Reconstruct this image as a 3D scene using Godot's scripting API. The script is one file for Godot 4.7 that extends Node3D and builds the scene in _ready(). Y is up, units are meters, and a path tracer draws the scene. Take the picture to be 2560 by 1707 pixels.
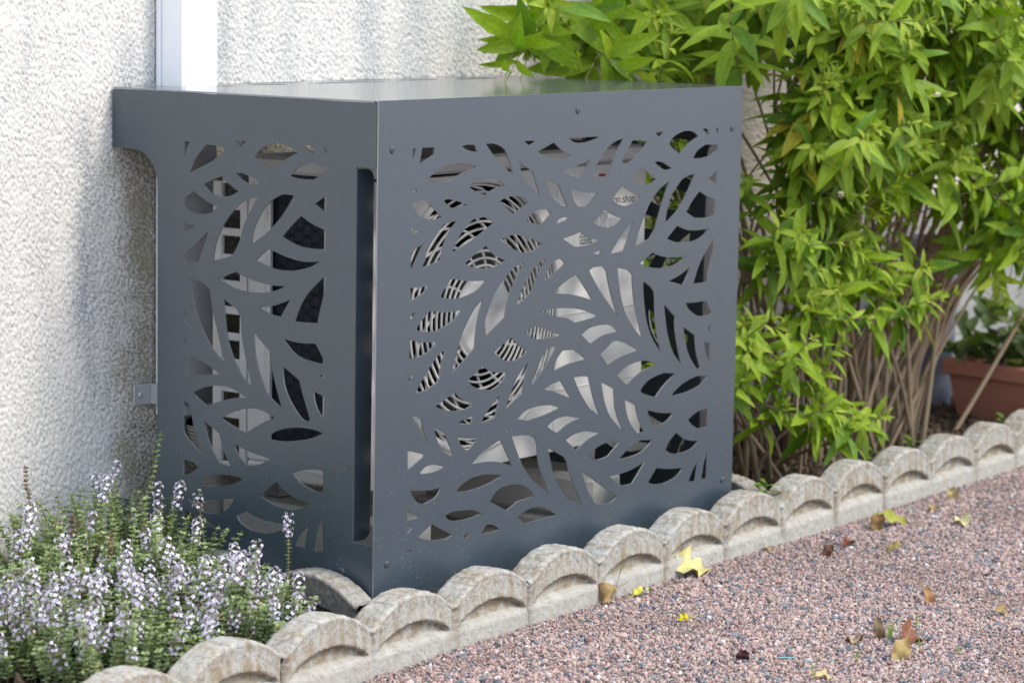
extends Node3D
# A metal air-conditioner cover with leaf cut-outs against a roughcast wall; scalloped concrete
# edging, thyme, lemon verbena and pink gravel. Units are metres; the near lower corner of the
# cover is the origin, its front runs along +x, the house wall lies at z = -DEEP.

const WIDE := 1.126
const HIGH := 0.85
const DEEP := 0.615
const GRAVEL_Y := -0.07
const EYE := Vector3(-3.5257, 1.0645, 2.9059)

const FRONT_HOLES := [
	[912,7679,0,988,7676,0,940,7528,0,909,7529,0],
	[1159,7684,0,1490,7677,0,1476,7557,0,1089,7397,0],
	[2244,7667,0,2397,7685,1,2613,7681,0,2695,7552,0,2435,7589,1],
	[2928,7680,0,3140,7683,0,3344,7628,1,3495,7553,0,3631,7339,1,3732,7095,0,3278,7377,1],
	[4042,7686,0,4350,7686,0,4351,7652,0,4188,7602,0],
	[4440,7481,0,4945,7629,0,5197,7482,1,5477,7379,0,5379,7339,0,4948,7337,1],
	[5396,7688,0,5821,7689,1,6318,7684,0,6315,7654,0,5905,7593,1,5585,7605,1],
	[1285,7125,0,1697,7333,1,2155,7378,0,2441,7359,1,2659,7294,0,2266,7202,1,1886,7063,0],
	[2433,6970,0,2666,7040,1,2956,7070,0,3287,7038,1,3494,6932,0,3181,6881,1,2971,6787,0,2670,6869,1],
	[3864,7340,0,4317,7139,0,4542,6712,0,4113,6979,1],
	[4676,6993,0,5120,6861,0,5399,6438,0,5212,6476,0,4892,6678,1],
	[5216,7098,0,5641,7171,1,6090,7278,0,5829,6948,0,5488,7004,1],
	[5496,6761,0,5858,6689,1,6333,6647,0,5990,6409,0,5748,6429,0,5591,6559,1],
	[899,7016,0,1013,6986,0,1048,6948,0,901,6919,0],
	[898,6748,0,1051,6797,1,1292,6803,0,1539,6618,1,1724,6477,0,1543,6444,0,1282,6475,0,1038,6583,1],
	[1738,6788,0,2100,6744,1,2434,6644,0,1996,6614,0,1853,6694,1],
	[3336,6649,0,3519,6713,1,3725,6729,0,4008,6695,1,4221,6589,0,3779,6410,0],
	[4146,6280,0,4360,6399,1,4589,6449,0,4803,6430,0,4892,6345,0,4618,6166,0,4328,6219,1],
	[5066,6173,0,5142,6238,1,5299,6263,0,5438,6243,0,5399,6211,0,5094,6153,0],
	[1203,5648,0,1396,6008,1,1756,6344,0,1896,6379,1,2144,6382,0,1850,6098,1,1710,5735,0],
	[2015,5834,0,2257,6159,1,2593,6387,0,2919,6410,0,3224,6291,0,2656,6055,1],
	[3392,5984,0,3764,6050,0,4221,5968,1,4649,5816,0,4344,5716,1,4031,5710,0,3695,5829,1],
	[2396,5637,0,2663,5777,1,2988,5906,0,3214,5738,1,3563,5607,0,3331,5528,1,3036,5498,0,2633,5550,1],
	[889,6355,0,1166,6266,0,899,6225,0],
	[898,5923,0,1034,5990,1,1229,6052,0,921,5630,0,894,5643,0],
	[887,5330,0,1152,5320,1,1404,5339,0,1223,5205,1,905,5108,0],
	[1714,5110,0,1817,5233,1,2008,5399,0,2494,5323,1,2994,5290,0,2681,5119,1,2213,5042,0,1963,5060,1],
	[3021,4308,0,2988,4574,0,3270,5057,1,3763,5436,0,3931,5498,1,4113,5517,0,3738,5041,1,3563,4590,0],
	[3905,4761,0,4077,5082,1,4392,5400,0,4582,5506,1,4767,5538,0,4514,5219,1,4359,4990,0,4103,4851,1],
	[4749,5150,0,4828,5333,1,5010,5493,0,5226,5519,0,5368,5425,0,5077,5280,1],
	[6837,6486,0,6924,6592,0,7147,6740,0,7425,6621,1,7739,6508,0,7561,6403,1,7289,6351,0,7015,6405,1],
	[6224,6109,0,6604,6326,0,6856,6210,1,7164,6127,0,6947,6022,1,6659,5981,0,6410,6036,1],
	[5270,5878,0,5566,5914,1,5825,5968,0,6092,5833,1,6441,5775,0,6097,5706,1,5654,5699,0],
	[6802,5492,0,7103,5774,1,7532,6081,0,7397,5790,1,7231,5519,0],
	[7626,5578,0,7733,5865,1,8014,6293,0,8325,6578,1,8732,6752,0,8501,6351,1,8271,5855,0,8084,5685,0],
	[8616,5930,0,8670,6195,1,8789,6469,0,9129,6744,0,9349,6820,1,9608,6839,0,9322,6453,1,9024,6162,0],
	[7414,6893,0,7831,7053,0,8007,6944,1,8272,6806,0,8060,6725,1,7803,6709,0,7545,6786,1],
	[7031,7044,0,7188,7279,1,7448,7572,0,7681,7563,1,7930,7530,0,7733,7351,1,7484,7218,0],
	[6193,6928,0,6305,7176,1,6641,7466,0,6884,7574,1,7145,7616,0,6895,7315,1,6621,6931,0],
	[8180,7693,0,8448,7701,0,8441,7660,0,8344,7598,0],
	[8665,7439,0,8846,7597,1,9218,7688,0,9509,7661,1,9694,7561,0,9386,7443,1,9061,7248,0],
	[9836,7709,0,10027,7702,0,10080,7564,0],
	[10324,7704,0,10403,7702,0,10399,7585,0,10352,7617,0],
	[9535,7143,0,9663,7285,1,9951,7396,0,10387,7380,0,10392,7280,0,10032,7158,1],
	[8205,7127,0,8431,7129,1,8795,6987,0,8524,6980,1],
	[10112,6733,0,10399,6881,0,10391,6590,0],
	[9337,6120,0,9530,6318,1,9792,6502,0,10071,6383,1,10364,6297,0,10366,6002,0,10046,5971,1,9636,5996,0],
	[8686,5652,0,9037,5880,0,9512,5756,1,10208,5757,0,9837,5581,1,9388,5532,0,8985,5569,1],
	[7781,5247,0,7971,5317,1,8203,5422,0,8689,5295,1,9387,5265,0,8962,5123,1,8435,5101,0,8042,5162,1],
	[8785,4829,0,9149,4912,1,9533,5049,0,9441,4889,1,9293,4715,0],
	[9654,4704,0,9905,5141,1,10343,5535,0,10375,5370,0,10212,4943,1,10178,4707,0],
	[6237,5544,0,6518,5588,0,6451,5498,0],
	[5001,4896,0,5338,5069,1,5733,5190,0,5983,4952,1,6258,4670,0,5605,4830,1],
	[6127,5228,0,6276,5278,1,6563,5274,0,6690,5181,0,6853,4739,1,7092,4300,0,6519,4802,1],
	[7043,5207,0,7360,5150,1,7542,5044,0,7642,4505,1,7929,3799,0,7307,4389,1],
	[7889,4921,0,8278,4720,0,8327,4593,0,8396,4024,1,8597,3452,0,8100,4027,1],
	[8641,4408,0,9053,4113,0,9092,3762,1,9322,3155,0,8877,3597,1],
	[9345,3893,0,9771,3686,0,9858,3313,1,9986,3036,0,9897,2989,0,9513,3398,1],
	[10100,3524,0,10342,3480,0,10353,3074,0,10181,3281,1],
	[10201,3797,0,10336,3873,0,10345,3682,0],
	[9368,4358,0,9762,4337,1,10127,4344,0,10334,4087,0,10281,4036,0,9890,4051,0,9589,4178,1],
	[4640,4598,0,4900,4626,1,5434,4599,0,5938,4520,1,6421,4364,0,5986,4320,1,5704,4305,0,5460,4414,0,5062,4485,1],
	[5923,4061,0,6236,4169,1,6688,4180,0,6898,4132,1,7104,4010,0,6613,3984,1,6227,3861,0],
	[6544,3640,0,6951,3839,0,7289,3792,1,7788,3586,0,7216,3524,1,6789,3416,0],
	[5096,3480,0,5149,3667,1,5342,3823,0,5682,3813,0,6074,3592,0,5570,3565,1],
	[4159,4285,0,4503,4350,0,4777,4285,1,5263,4112,0,4823,4095,1,4472,4122,0,4277,4193,1],
	[7112,3177,0,7436,3325,1,7904,3374,0,8165,3343,1,8439,3250,0,7913,3165,1,7429,2968,0],
	[7886,2789,0,8181,2977,1,8703,3062,0,9128,3000,0,8757,2841,1,8437,2621,0,8128,2700,1],
	[8955,2583,0,9340,2770,1,9834,2875,0,10304,2843,0,10026,2690,0,9529,2599,1],
	[5709,3291,0,5943,3287,1,6189,3251,0,6369,2826,1,6589,2464,0,6244,2653,0,5935,2970,1],
	[6593,3117,0,7030,2932,0,7064,2602,0,7179,2370,1,7381,2078,0,6837,2519,1],
	[7385,2698,0,7768,2540,0,7864,2288,1,8072,1993,0,7834,1992,0,7521,2305,1],
	[8171,2400,0,8605,2295,1,9074,2237,0,8791,2091,1,8396,2064,0,8250,2206,1],
	[9601,2044,0,9915,2159,1,10319,2188,0,10310,1814,0,9977,1822,0,9743,1926,1],
	[4795,3172,0,5047,3244,1,5304,3275,0,5470,3092,1,5645,2903,0,5172,3074,1],
	[3263,3995,0,3484,4105,1,3781,4217,0,4014,4046,1,4274,3929,0,4097,3843,1,3870,3790,0,3642,3809,0,3453,3880,1],
	[2521,3587,0,2719,3678,1,2954,3789,0,3235,3657,1,3660,3590,0,3466,3423,1,3207,3338,0,2910,3380,0,2651,3471,1],
	[1617,3235,0,1898,3320,1,2171,3419,0,2403,3252,1,2685,3147,0,2443,3079,1,2119,3087,0,1832,3143,1],
	[2049,3738,0,2132,3974,1,2372,4463,0,2653,4794,1,2929,4968,0,2775,4582,1,2707,4140,0,2385,3926,1],
	[1087,3515,0,1171,3644,1,1461,3932,0,1668,4098,1,1920,4210,0,1794,3964,1,1747,3725,0,1643,3626,0,1364,3542,1],
	[1063,4606,0,1182,4726,1,1439,4894,0,1862,4830,1,2326,4834,0,2044,4648,1,1622,4533,0,1307,4544,1],
	[884,4453,0,1207,4379,1,1651,4336,0,1420,4200,1,1126,4124,0,891,4122,0],
	[887,4829,0,971,4893,1,1057,4912,0,912,4757,0],
	[884,3806,0,1034,3860,0,900,3696,0],
	[3649,2945,0,3719,3125,1,3974,3488,0,4179,3650,1,4360,3747,0,4204,3463,1,4125,3172,0,3854,3053,1],
	[4410,3279,0,4473,3481,1,4754,3812,0,4907,3913,1,5155,3923,0,4839,3605,1],
	[2926,2784,0,3088,2958,1,3527,3268,0,3438,3100,1,3341,2837,0,3185,2803,1],
	[2293,2883,0,2484,2910,1,2713,2934,0,2614,2795,0,2359,2830,0],
	[3990,2726,0,4243,2846,1,4628,2887,0,5021,2854,1,5273,2773,0,4791,2700,1,4287,2660,0],
	[4916,2479,0,5189,2583,1,5507,2597,0,5954,2503,0,5592,2459,1,5226,2319,0,5037,2401,1],
	[5500,2152,0,5779,2231,1,6145,2239,0,6581,2149,0,6192,2077,1,5851,1917,0,5665,2036,1],
	[991,3131,0,1253,3060,0,1292,2879,1,1431,2618,0,1153,2852,1],
	[1591,2853,0,1895,2727,0,2137,2338,0,2066,2298,0,1849,2409,0,1684,2631,1],
	[2264,2598,0,2566,2547,1,2842,2513,0,2572,2334,0,2425,2391,0,2331,2493,1],
	[2677,2082,0,3014,2270,1,3514,2408,0,3692,2148,1,3870,1889,0,3318,2041,1],
	[3835,2425,0,4102,2413,1,4354,2384,0,4550,2290,1,4613,2146,0,4704,1760,1,5016,1238,0,4317,1695,1],
	[4949,2080,0,5453,1850,0,5557,1741,0,5710,1410,1,6097,833,0,5561,1061,0,5166,1509,1],
	[6017,1512,0,6597,1192,1,7219,844,0,6906,772,1,6487,825,0,6206,1150,1],
	[872,2535,0,969,2527,0,1337,2420,0,1320,2388,0,879,2215,0],
	[1221,2125,0,1377,2208,1,1605,2213,0,1909,2133,0,1608,2083,1,1239,2100,0],
	[2226,1662,0,2585,1820,1,3063,1846,0,3325,1810,1,3582,1752,0,3105,1653,1,2590,1615,1],
	[3218,1343,0,3483,1519,1,3899,1549,1,4286,1461,1,4573,1238,0,4043,1220,0,3723,1097,0],
	[966,1850,0,1474,1785,1,1828,1801,0,1654,1630,1,1338,1564,0,1162,1612,0,1038,1729,1],
	[879,1526,0,1196,1362,0,1186,1337,0,883,1338,0],
	[1940,1274,0,2235,1306,1,2746,1258,0,3008,1151,0,2603,1119,1,2203,1134,0,2021,1195,1],
	[4052,927,0,4223,995,0,4532,1039,1,4847,993,1,5262,795,0,4288,775,0],
	[875,1233,0,1049,1222,0,1032,1187,0,895,1090,0],
	[1193,1018,0,1576,1183,0,1864,1034,1,2154,903,0,1957,861,1,1600,883,0,1316,954,1],
	[2455,782,0,2500,850,0,2628,883,0,2576,766,0],
	[2944,782,0,3126,927,0,3313,903,1,3535,789,0,3279,777,1],
	[883,850,0,1005,813,0,1024,766,0,885,772,0],
	[6225,1737,0,6386,1848,1,6631,1918,0,6901,1942,1,7270,1901,0,6870,1677,0,6538,1655,1],
	[7232,1564,0,7544,1736,1,7926,1847,0,8373,1796,0,7937,1600,1],
	[8816,1549,0,8965,1705,1,9195,1844,0,9529,1659,1,9989,1576,0,9721,1445,1,9224,1413,0,8998,1463,1],
	[6961,1276,0,7563,1300,1,8140,1412,0,7702,1039,0,7402,1044,0,7143,1153,1],
	[8246,989,0,8521,1230,0,8968,1153,1,9464,1112,0,9201,958,1,8757,893,0,8446,924,1],
	[9670,805,0,9811,1015,1,10000,1180,0,9914,779,0],
	[10129,801,0,10219,1126,1,10333,1354,0,10330,778,0],
]
const SIDE_HOLES := [
	[4392,7611,0,4264,7623,0,4365,7398,0,4391,7406,0],
	[4282,7066,0,4110,7346,1,3871,7582,0,3581,7578,1,3423,7522,0,3680,7332,1],
	[3200,7695,0,2936,7694,0,3071,7586,0],
	[2742,7433,0,2542,7608,1,2275,7686,1,1985,7655,1,1773,7554,0,2031,7428,1,2332,7242,0,2540,7322,1],
	[1681,7685,0,1447,7694,0,1415,7555,0],
	[1199,7680,0,1123,7687,0,1126,7562,0],
	[1932,7147,0,1765,7298,1,1527,7382,0,1337,7383,1,1124,7346,0,1123,7266,0,1405,7123,0,1691,7115,1],
	[3167,7121,0,3055,7140,0,2857,7093,1,2660,7022,0,2623,6960,0,2856,6964,0,3030,7024,1],
	[3931,6890,0,3729,6982,1,3503,7055,0,3328,6932,1,3115,6819,0,3301,6730,1,3526,6707,0,3753,6762,1],
	[4394,6609,0,4159,6759,0,3930,6635,1,3601,6511,0,3777,6406,1,3979,6368,0,4209,6387,1,4393,6459,0],
	[4392,6215,0,4144,6153,0,4335,6035,0,4392,6036,0],
	[4398,5602,0,3801,6100,0,3901,5855,1,4052,5519,0,4390,5493,0],
	[3697,5580,0,3598,5980,1,3349,6351,1,3027,6631,1,2665,6755,0,2902,6390,1,3024,6142,0,3085,5952,1,3233,5718,0,3445,5637,1],
	[2800,5932,0,2728,6236,1,2485,6602,1,2170,6801,1,2001,6833,0,1845,6825,0,2095,6481,1,2433,6165,1],
	[1384,6718,0,1130,6870,0,1131,6572,0],
	[2103,6106,0,1900,6312,1,1685,6496,0,1445,6379,1,1135,6283,0,1131,5985,0,1321,5953,1,1728,5978,1],
	[2711,5656,0,2406,5882,0,2015,5773,1,1605,5717,1,1266,5752,0,1484,5632,1,1868,5543,0,2256,5544,1],
	[3562,5267,0,3169,5426,0,2820,5314,1,2401,5259,1,2035,5267,0,2204,5185,1,2522,5111,0,3067,5117,1],
	[4243,5224,0,3974,5181,1,3770,5061,0,3705,4719,1,3564,4261,1,3410,3828,0,3715,4039,1,4074,4573,1],
	[4388,4663,0,4214,4343,0,4227,4322,0,4395,4468,0],
	[4386,4156,0,4174,4033,0,4380,4023,0],
	[4385,3832,0,4303,3859,0,3892,3757,1,3535,3594,0,3814,3562,1,4384,3460,0],
	[3441,4929,0,3139,4768,0,3039,4628,0,2986,4165,1,2776,3456,0,3032,3655,1,3336,4188,1],
	[2623,4841,0,2251,4920,1,1911,5044,0,2127,4727,0,2396,4768,1],
	[1811,4682,0,1575,5124,1,1126,5525,0,1135,5271,0,1238,4934,1,1295,4697,0,1570,4685,1],
	[2746,4412,0,2342,4087,0,2289,3730,1,2083,3157,0,2434,3408,1,2660,3879,1],
	[2068,4364,0,1711,4323,1,1338,4344,0,1181,4136,0,1132,4031,0,1323,4021,1,1757,4107,1],
	[2075,3891,0,1692,3680,0,1605,3431,1,1444,3042,0,1479,2986,0,1698,3079,1,1993,3464,1],
	[4171,3196,0,3915,3322,1,3534,3396,1,3231,3371,1,2912,3251,0,3330,3181,1,3850,3002,0],
	[3485,2824,0,3203,2974,1,2878,3061,1,2580,3071,1,2246,2975,0,2578,2822,1,2900,2631,0,3202,2714,1],
	[1377,3529,0,1125,3454,0,1125,3063,0,1302,3251,1],
	[1237,3801,0,1130,3830,0,1133,3742,0],
	[4396,3030,0,4274,2996,1,4196,2889,0,4156,2626,1,4040,2353,1,3910,2119,0,4194,2296,1,4394,2484,0],
	[3900,2731,0,3529,2545,0,3426,2253,1,3255,1998,0,3526,2022,0,3770,2346,1],
	[4392,1975,0,4219,1973,1,4012,1906,0,4218,1765,1,4391,1705,0],
	[3179,2406,0,2823,2310,1,2313,2245,0,2622,2104,1,2896,2071,0,3085,2218,1],
	[2440,2595,0,2183,2752,1,1793,2852,1,1430,2869,1,1149,2828,0,1452,2700,1,1936,2598,1,2255,2579,1],
	[4049,1585,0,3831,1731,1,3551,1819,0,3221,1841,1,2969,1816,0,3220,1689,1,3626,1596,0,3882,1577,1],
	[1833,2056,0,1519,2151,1,1139,2201,0,1135,1819,0,1298,1802,0,1637,1907,1],
	[2560,1565,0,2395,1709,1,2199,1865,0,1977,1715,1,1732,1616,1,1440,1575,0,1681,1445,1,1925,1407,0,2245,1446,1],
	[4312,1310,0,3753,1335,1,3181,1447,0,3319,1238,1,3547,1122,0,3931,1110,1],
	[4390,1069,0,4008,1013,1,3622,873,0,4008,840,1,4389,817,0],
	[3116,1151,0,2865,1251,0,2540,1161,1,1927,1136,0,2118,1011,1,2414,919,0,2763,932,1,3014,1022,1],
	[1760,797,0,1640,1001,1,1460,1194,0,1536,787,0],
	[1315,775,0,1266,1099,1,1148,1370,0,1130,783,0],
]

var rng := RandomNumberGenerator.new()
var taken := {}


# ---------------------------------------------------------------- mesh collecting
class MB:
	var v := PackedVector3Array()
	var n := PackedVector3Array()
	var c := PackedColorArray()
	var t := PackedVector2Array()
	var i := PackedInt32Array()
	var col := Color(1, 1, 1)

	func vert(p: Vector3, nn: Vector3, uv := Vector2.ZERO) -> int:
		v.append(p)
		n.append(nn)
		c.append(col)
		t.append(uv)
		return v.size() - 1

	# corners counter-clockwise seen from outside
	func tri(a: Vector3, b: Vector3, d: Vector3) -> void:
		var nn := (b - a).cross(d - a).normalized()
		var k := vert(a, nn)
		vert(b, nn)
		vert(d, nn)
		i.append_array([k, k + 2, k + 1])

	func quad(a: Vector3, b: Vector3, d: Vector3, e: Vector3) -> void:
		var nn := (d - a).cross(e - b).normalized()
		var k := vert(a, nn, Vector2(0, 0))
		vert(b, nn, Vector2(1, 0))
		vert(d, nn, Vector2(1, 1))
		vert(e, nn, Vector2(0, 1))
		i.append_array([k, k + 2, k + 1, k, k + 3, k + 2])

	func box(lo: Vector3, hi: Vector3, b := 0.0) -> void:
		# box with chamfered edges of width b
		if b <= 0.0:
			var p := [Vector3(lo.x, lo.y, hi.z), Vector3(hi.x, lo.y, hi.z), Vector3(hi.x, hi.y, hi.z), Vector3(lo.x, hi.y, hi.z), Vector3(lo.x, lo.y, lo.z), Vector3(hi.x, lo.y, lo.z), Vector3(hi.x, hi.y, lo.z), Vector3(lo.x, hi.y, lo.z)]
			for q in [[0, 1, 2, 3], [5, 4, 7, 6], [1, 5, 6, 2], [4, 0, 3, 7], [3, 2, 6, 7], [4, 5, 1, 0]]:
				quad(p[q[0]], p[q[1]], p[q[2]], p[q[3]])
			return
		var m := (lo + hi) / 2.0
		var h := (hi - lo) / 2.0
		var f := func(s: Vector3, ax: int) -> Vector3:
			# corner s pulled in on the two axes other than ax
			var r := h - Vector3(b, b, b)
			r[ax] = h[ax]
			return m + s * r
		for ax in 3:
			var u := (ax + 1) % 3
			var w := (ax + 2) % 3
			for sg in [-1.0, 1.0]:
				var q := []
				for k in [[-1, -1], [1, -1], [1, 1], [-1, 1]]:
					var s := Vector3.ZERO
					s[ax] = sg
					s[u] = k[0]
					s[w] = k[1]
					q.append(f.call(s, ax))
				if sg > 0:
					quad(q[0], q[1], q[2], q[3])
				else:
					quad(q[3], q[2], q[1], q[0])
			# edges parallel to ax
			for k in [[-1, -1], [1, -1], [1, 1], [-1, 1]]:
				var s0 := Vector3.ZERO
				s0[u] = k[0]
				s0[w] = k[1]
				var s1 := s0
				s0[ax] = -1
				s1[ax] = 1
				var a: Vector3 = f.call(s0, u)
				var bb: Vector3 = f.call(s1, u)
				var cc: Vector3 = f.call(s1, w)
				var dd: Vector3 = f.call(s0, w)
				if true:
					_q(a, bb, cc, dd, s0 + s1)
				else:
					_q(a, bb, cc, dd, s0 + s1)
		for sx in [-1.0, 1.0]:
			for sy in [-1.0, 1.0]:
				for sz in [-1.0, 1.0]:
					var s := Vector3(sx, sy, sz)
					var a: Vector3 = f.call(s, 0)
					var bb: Vector3 = f.call(s, 1)
					var cc: Vector3 = f.call(s, 2)
					if (bb - a).cross(cc - a).dot(s) > 0:
						tri(a, bb, cc)
					else:
						tri(a, cc, bb)

	func _q(a: Vector3, b: Vector3, d: Vector3, e: Vector3, out: Vector3) -> void:
		if (d - a).cross(e - b).dot(out) > 0:
			quad(a, b, d, e)
		else:
			quad(a, e, d, b)

	func tube(pts: PackedVector3Array, r0: float, r1: float, sides := 6, caps := true) -> void:
		var k := pts.size()
		var up := Vector3(0.13, 0.31, 0.94)
		var first := v.size()
		for a in k:
			var dir := (pts[mini(a + 1, k - 1)] - pts[maxi(a - 1, 0)]).normalized()
			var s := dir.cross(up)
			if s.length() < 0.05:
				s = dir.cross(Vector3(1, 0, 0))
			s = s.normalized()
			var w := s.cross(dir).normalized()
			up = w
			var r := lerpf(r0, r1, a / maxf(1.0, k - 1.0))
			for b in sides:
				var th := TAU * b / sides
				var nn := s * cos(th) + w * sin(th)
				vert(pts[a] + nn * r, nn, Vector2(float(b) / sides, a * 0.5))
		for a in k - 1:
			for b in sides:
				var p := first + a * sides + b
				var q := first + a * sides + (b + 1) % sides
				i.append_array([p, q, p + sides, q, q + sides, p + sides])
		if caps:
			for e in [0, k - 1]:
				var dir := (pts[e] - pts[1 if e == 0 else k - 2]).normalized()
				var k0 := vert(pts[e], dir)
				for b in sides:
					vert(v[first + e * sides + b], dir)
				for b in sides:
					i.append_array([k0, k0 + 1 + b, k0 + 1 + (b + 1) % sides])

	# profile: (radius, height) from bottom to top, axis +y at centre o
	func lathe(prof: Array, o: Vector3, sides := 24, bas := Basis()) -> void:
		for a in prof.size() - 1:
			var p: Vector2 = prof[a]
			var q: Vector2 = prof[a + 1]
			var d := q - p
			var nn2 := Vector2(d.y, -d.x).normalized()
			var first := v.size()
			for b in sides + 1:
				var th := TAU * b / sides
				var e := Vector3(cos(th), 0, sin(th))
				var nn := bas * (e * nn2.x + Vector3(0, nn2.y, 0))
				vert(o + bas * (e * p.x + Vector3(0, p.y, 0)), nn)
				vert(o + bas * (e * q.x + Vector3(0, q.y, 0)), nn)
			for b in sides:
				var k := first + b * 2
				i.append_array([k, k + 2, k + 1, k + 1, k + 2, k + 3])

	func commit(into: ArrayMesh = null, m: Material = null) -> ArrayMesh:
		var mesh := into if into else ArrayMesh.new()
		var arr := []
		arr.resize(Mesh.ARRAY_MAX)
		arr[Mesh.ARRAY_VERTEX] = v
		arr[Mesh.ARRAY_NORMAL] = n
		arr[Mesh.ARRAY_COLOR] = c
		arr[Mesh.ARRAY_TEX_UV] = t
		arr[Mesh.ARRAY_INDEX] = i
		mesh.add_surface_from_arrays(Mesh.PRIMITIVE_TRIANGLES, arr)
		if m:
			mesh.surface_set_material(mesh.get_surface_count() - 1, m)
		return mesh


# ---------------------------------------------------------------- naming
func numbered(called: String) -> String:
	if not taken.has(called):
		taken[called] = 0
		return called
	taken[called] += 1
	return "%s_%03d" % [called, taken[called]]


func thing(called: String, label: String, category: String, at := Vector3.ZERO, turn := 0.0, group := "") -> Node3D:
	var o := Node3D.new()
	o.name = numbered(called)
	add_child(o)
	o.position = at
	o.rotation.y = turn
	tag(o, label, category, group)
	return o


func tag(o: Node, label: String, category: String, group := "") -> void:
	o.set_meta("label", label)
	o.set_meta("category", category)
	if group != "":
		o.set_meta("group", group)


func part(called: String, mesh: Mesh, m: Material, parent: Node, xf := Transform3D.IDENTITY) -> MeshInstance3D:
	var o := MeshInstance3D.new()
	o.name = called
	o.mesh = mesh
	if m:
		o.material_override = m
	o.transform = xf
	parent.add_child(o, true)
	return o


func structure(called: String, mesh: Mesh, m: Material) -> MeshInstance3D:
	var o := part(called, mesh, m, self)
	o.set_meta("kind", "structure")
	return o


func many(called: String, mesh: Mesh, m: Material, xf: Array, cols: PackedColorArray, parent: Node) -> MultiMeshInstance3D:
	var mm := MultiMesh.new()
	mm.transform_format = MultiMesh.TRANSFORM_3D
	mm.use_colors = true
	mm.mesh = mesh
	mm.instance_count = xf.size()
	var buf := PackedFloat32Array()
	buf.resize(xf.size() * 16)
	for k in xf.size():
		var x: Transform3D = xf[k]
		var b := x.basis
		var o := k * 16
		buf[o] = b.x.x
		buf[o + 1] = b.y.x
		buf[o + 2] = b.z.x
		buf[o + 3] = x.origin.x
		buf[o + 4] = b.x.y
		buf[o + 5] = b.y.y
		buf[o + 6] = b.z.y
		buf[o + 7] = x.origin.y
		buf[o + 8] = b.x.z
		buf[o + 9] = b.y.z
		buf[o + 10] = b.z.z
		buf[o + 11] = x.origin.z
		buf[o + 12] = cols[k].r
		buf[o + 13] = cols[k].g
		buf[o + 14] = cols[k].b
		buf[o + 15] = 1.0
	mm.buffer = buf
	var n := MultiMeshInstance3D.new()
	n.name = called
	n.multimesh = mm
	n.material_override = m
	parent.add_child(n, true)
	n.set_meta("kind", "stuff")
	return n


# ---------------------------------------------------------------- materials
func paint(lin: Color, rough := 0.6, metal := 0.0) -> StandardMaterial3D:
	var m := StandardMaterial3D.new()
	m.albedo_color = lin.linear_to_srgb()
	m.roughness = rough
	m.metallic = metal
	return m


func tinted(rough := 0.8) -> StandardMaterial3D:
	var m := StandardMaterial3D.new()
	m.vertex_color_use_as_albedo = true
	m.roughness = rough
	return m


func noise(freq: float, oct := 3, kind := FastNoiseLite.TYPE_SIMPLEX_SMOOTH, sd := 1) -> FastNoiseLite:
	var n := FastNoiseLite.new()
	n.noise_type = kind
	n.frequency = freq
	n.fractal_octaves = oct
	n.fractal_type = FastNoiseLite.FRACTAL_FBM if oct > 1 else FastNoiseLite.FRACTAL_NONE
	n.seed = sd
	return n


func bump(m: StandardMaterial3D, scale: float, per_metre: float, freq := 0.05, oct := 4, sd := 3) -> void:
	# fine relief, world triplanar
	var im := Image.create(512, 512, true, Image.FORMAT_L8)
	var n := noise(freq, oct, FastNoiseLite.TYPE_SIMPLEX_SMOOTH, sd)
	var src := n.get_seamless_image(512, 512)
	im.copy_from(src)
	m.heightmap_enabled = true
	m.heightmap_scale = scale
	m.heightmap_texture = ImageTexture.create_from_image(im)
	m.uv1_triplanar = true
	m.uv1_world_triplanar = true
	m.uv1_scale = Vector3.ONE * per_metre


func mixc(a: Color, b: Color, k: float) -> Color:
	return a.lerp(b, clampf(k, 0.0, 1.0))


# ---------------------------------------------------------------- sheet metal with cut-outs
func loop_of(row: Array, scale := 0.0001) -> PackedVector2Array:
	# corners joined by straight edges; points flagged 1 lie on a curve between corners
	var k := row.size() / 3
	var p := []
	for a in k:
		p.append(Vector2(row[a * 3], row[a * 3 + 1]) * scale)
	var out := PackedVector2Array()
	for a in k:
		var b := (a + 1) % k
		out.append(p[a])
		var curved: bool = row[a * 3 + 2] == 1 or row[b * 3 + 2] == 1
		if not curved:
			continue
		var p0: Vector2 = p[(a - 1 + k) % k] if row[a * 3 + 2] == 1 else p[a] * 2.0 - p[b]
		var p3: Vector2 = p[(b + 1) % k] if row[b * 3 + 2] == 1 else p[b] * 2.0 - p[a]
		if row[a * 3 + 2] == 0:
			# mirror the curve's bend at a sharp corner
			p0 = p[a] + (p[a] - p[b]).reflect((p3 - p[a]).normalized().orthogonal()) * 0.0 + (p[a] - p[b]) + (p3 - p[b] - (p[b] - p[a])) * 0.5
		if row[b * 3 + 2] == 0:
			p3 = p[b] + (p[b] - p[a]) + (p0 - p[a] - (p[a] - p[b])) * 0.5
		for s in [0.25, 0.5, 0.75]:
			out.append((p[a] as Vector2).cubic_interpolate(p[b], p0, p3, s))
	return out


func area_of(l: PackedVector2Array) -> float:
	var s := 0.0
	for a in l.size():
		s += l[a].cross(l[(a + 1) % l.size()])
	return s / 2.0


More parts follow.
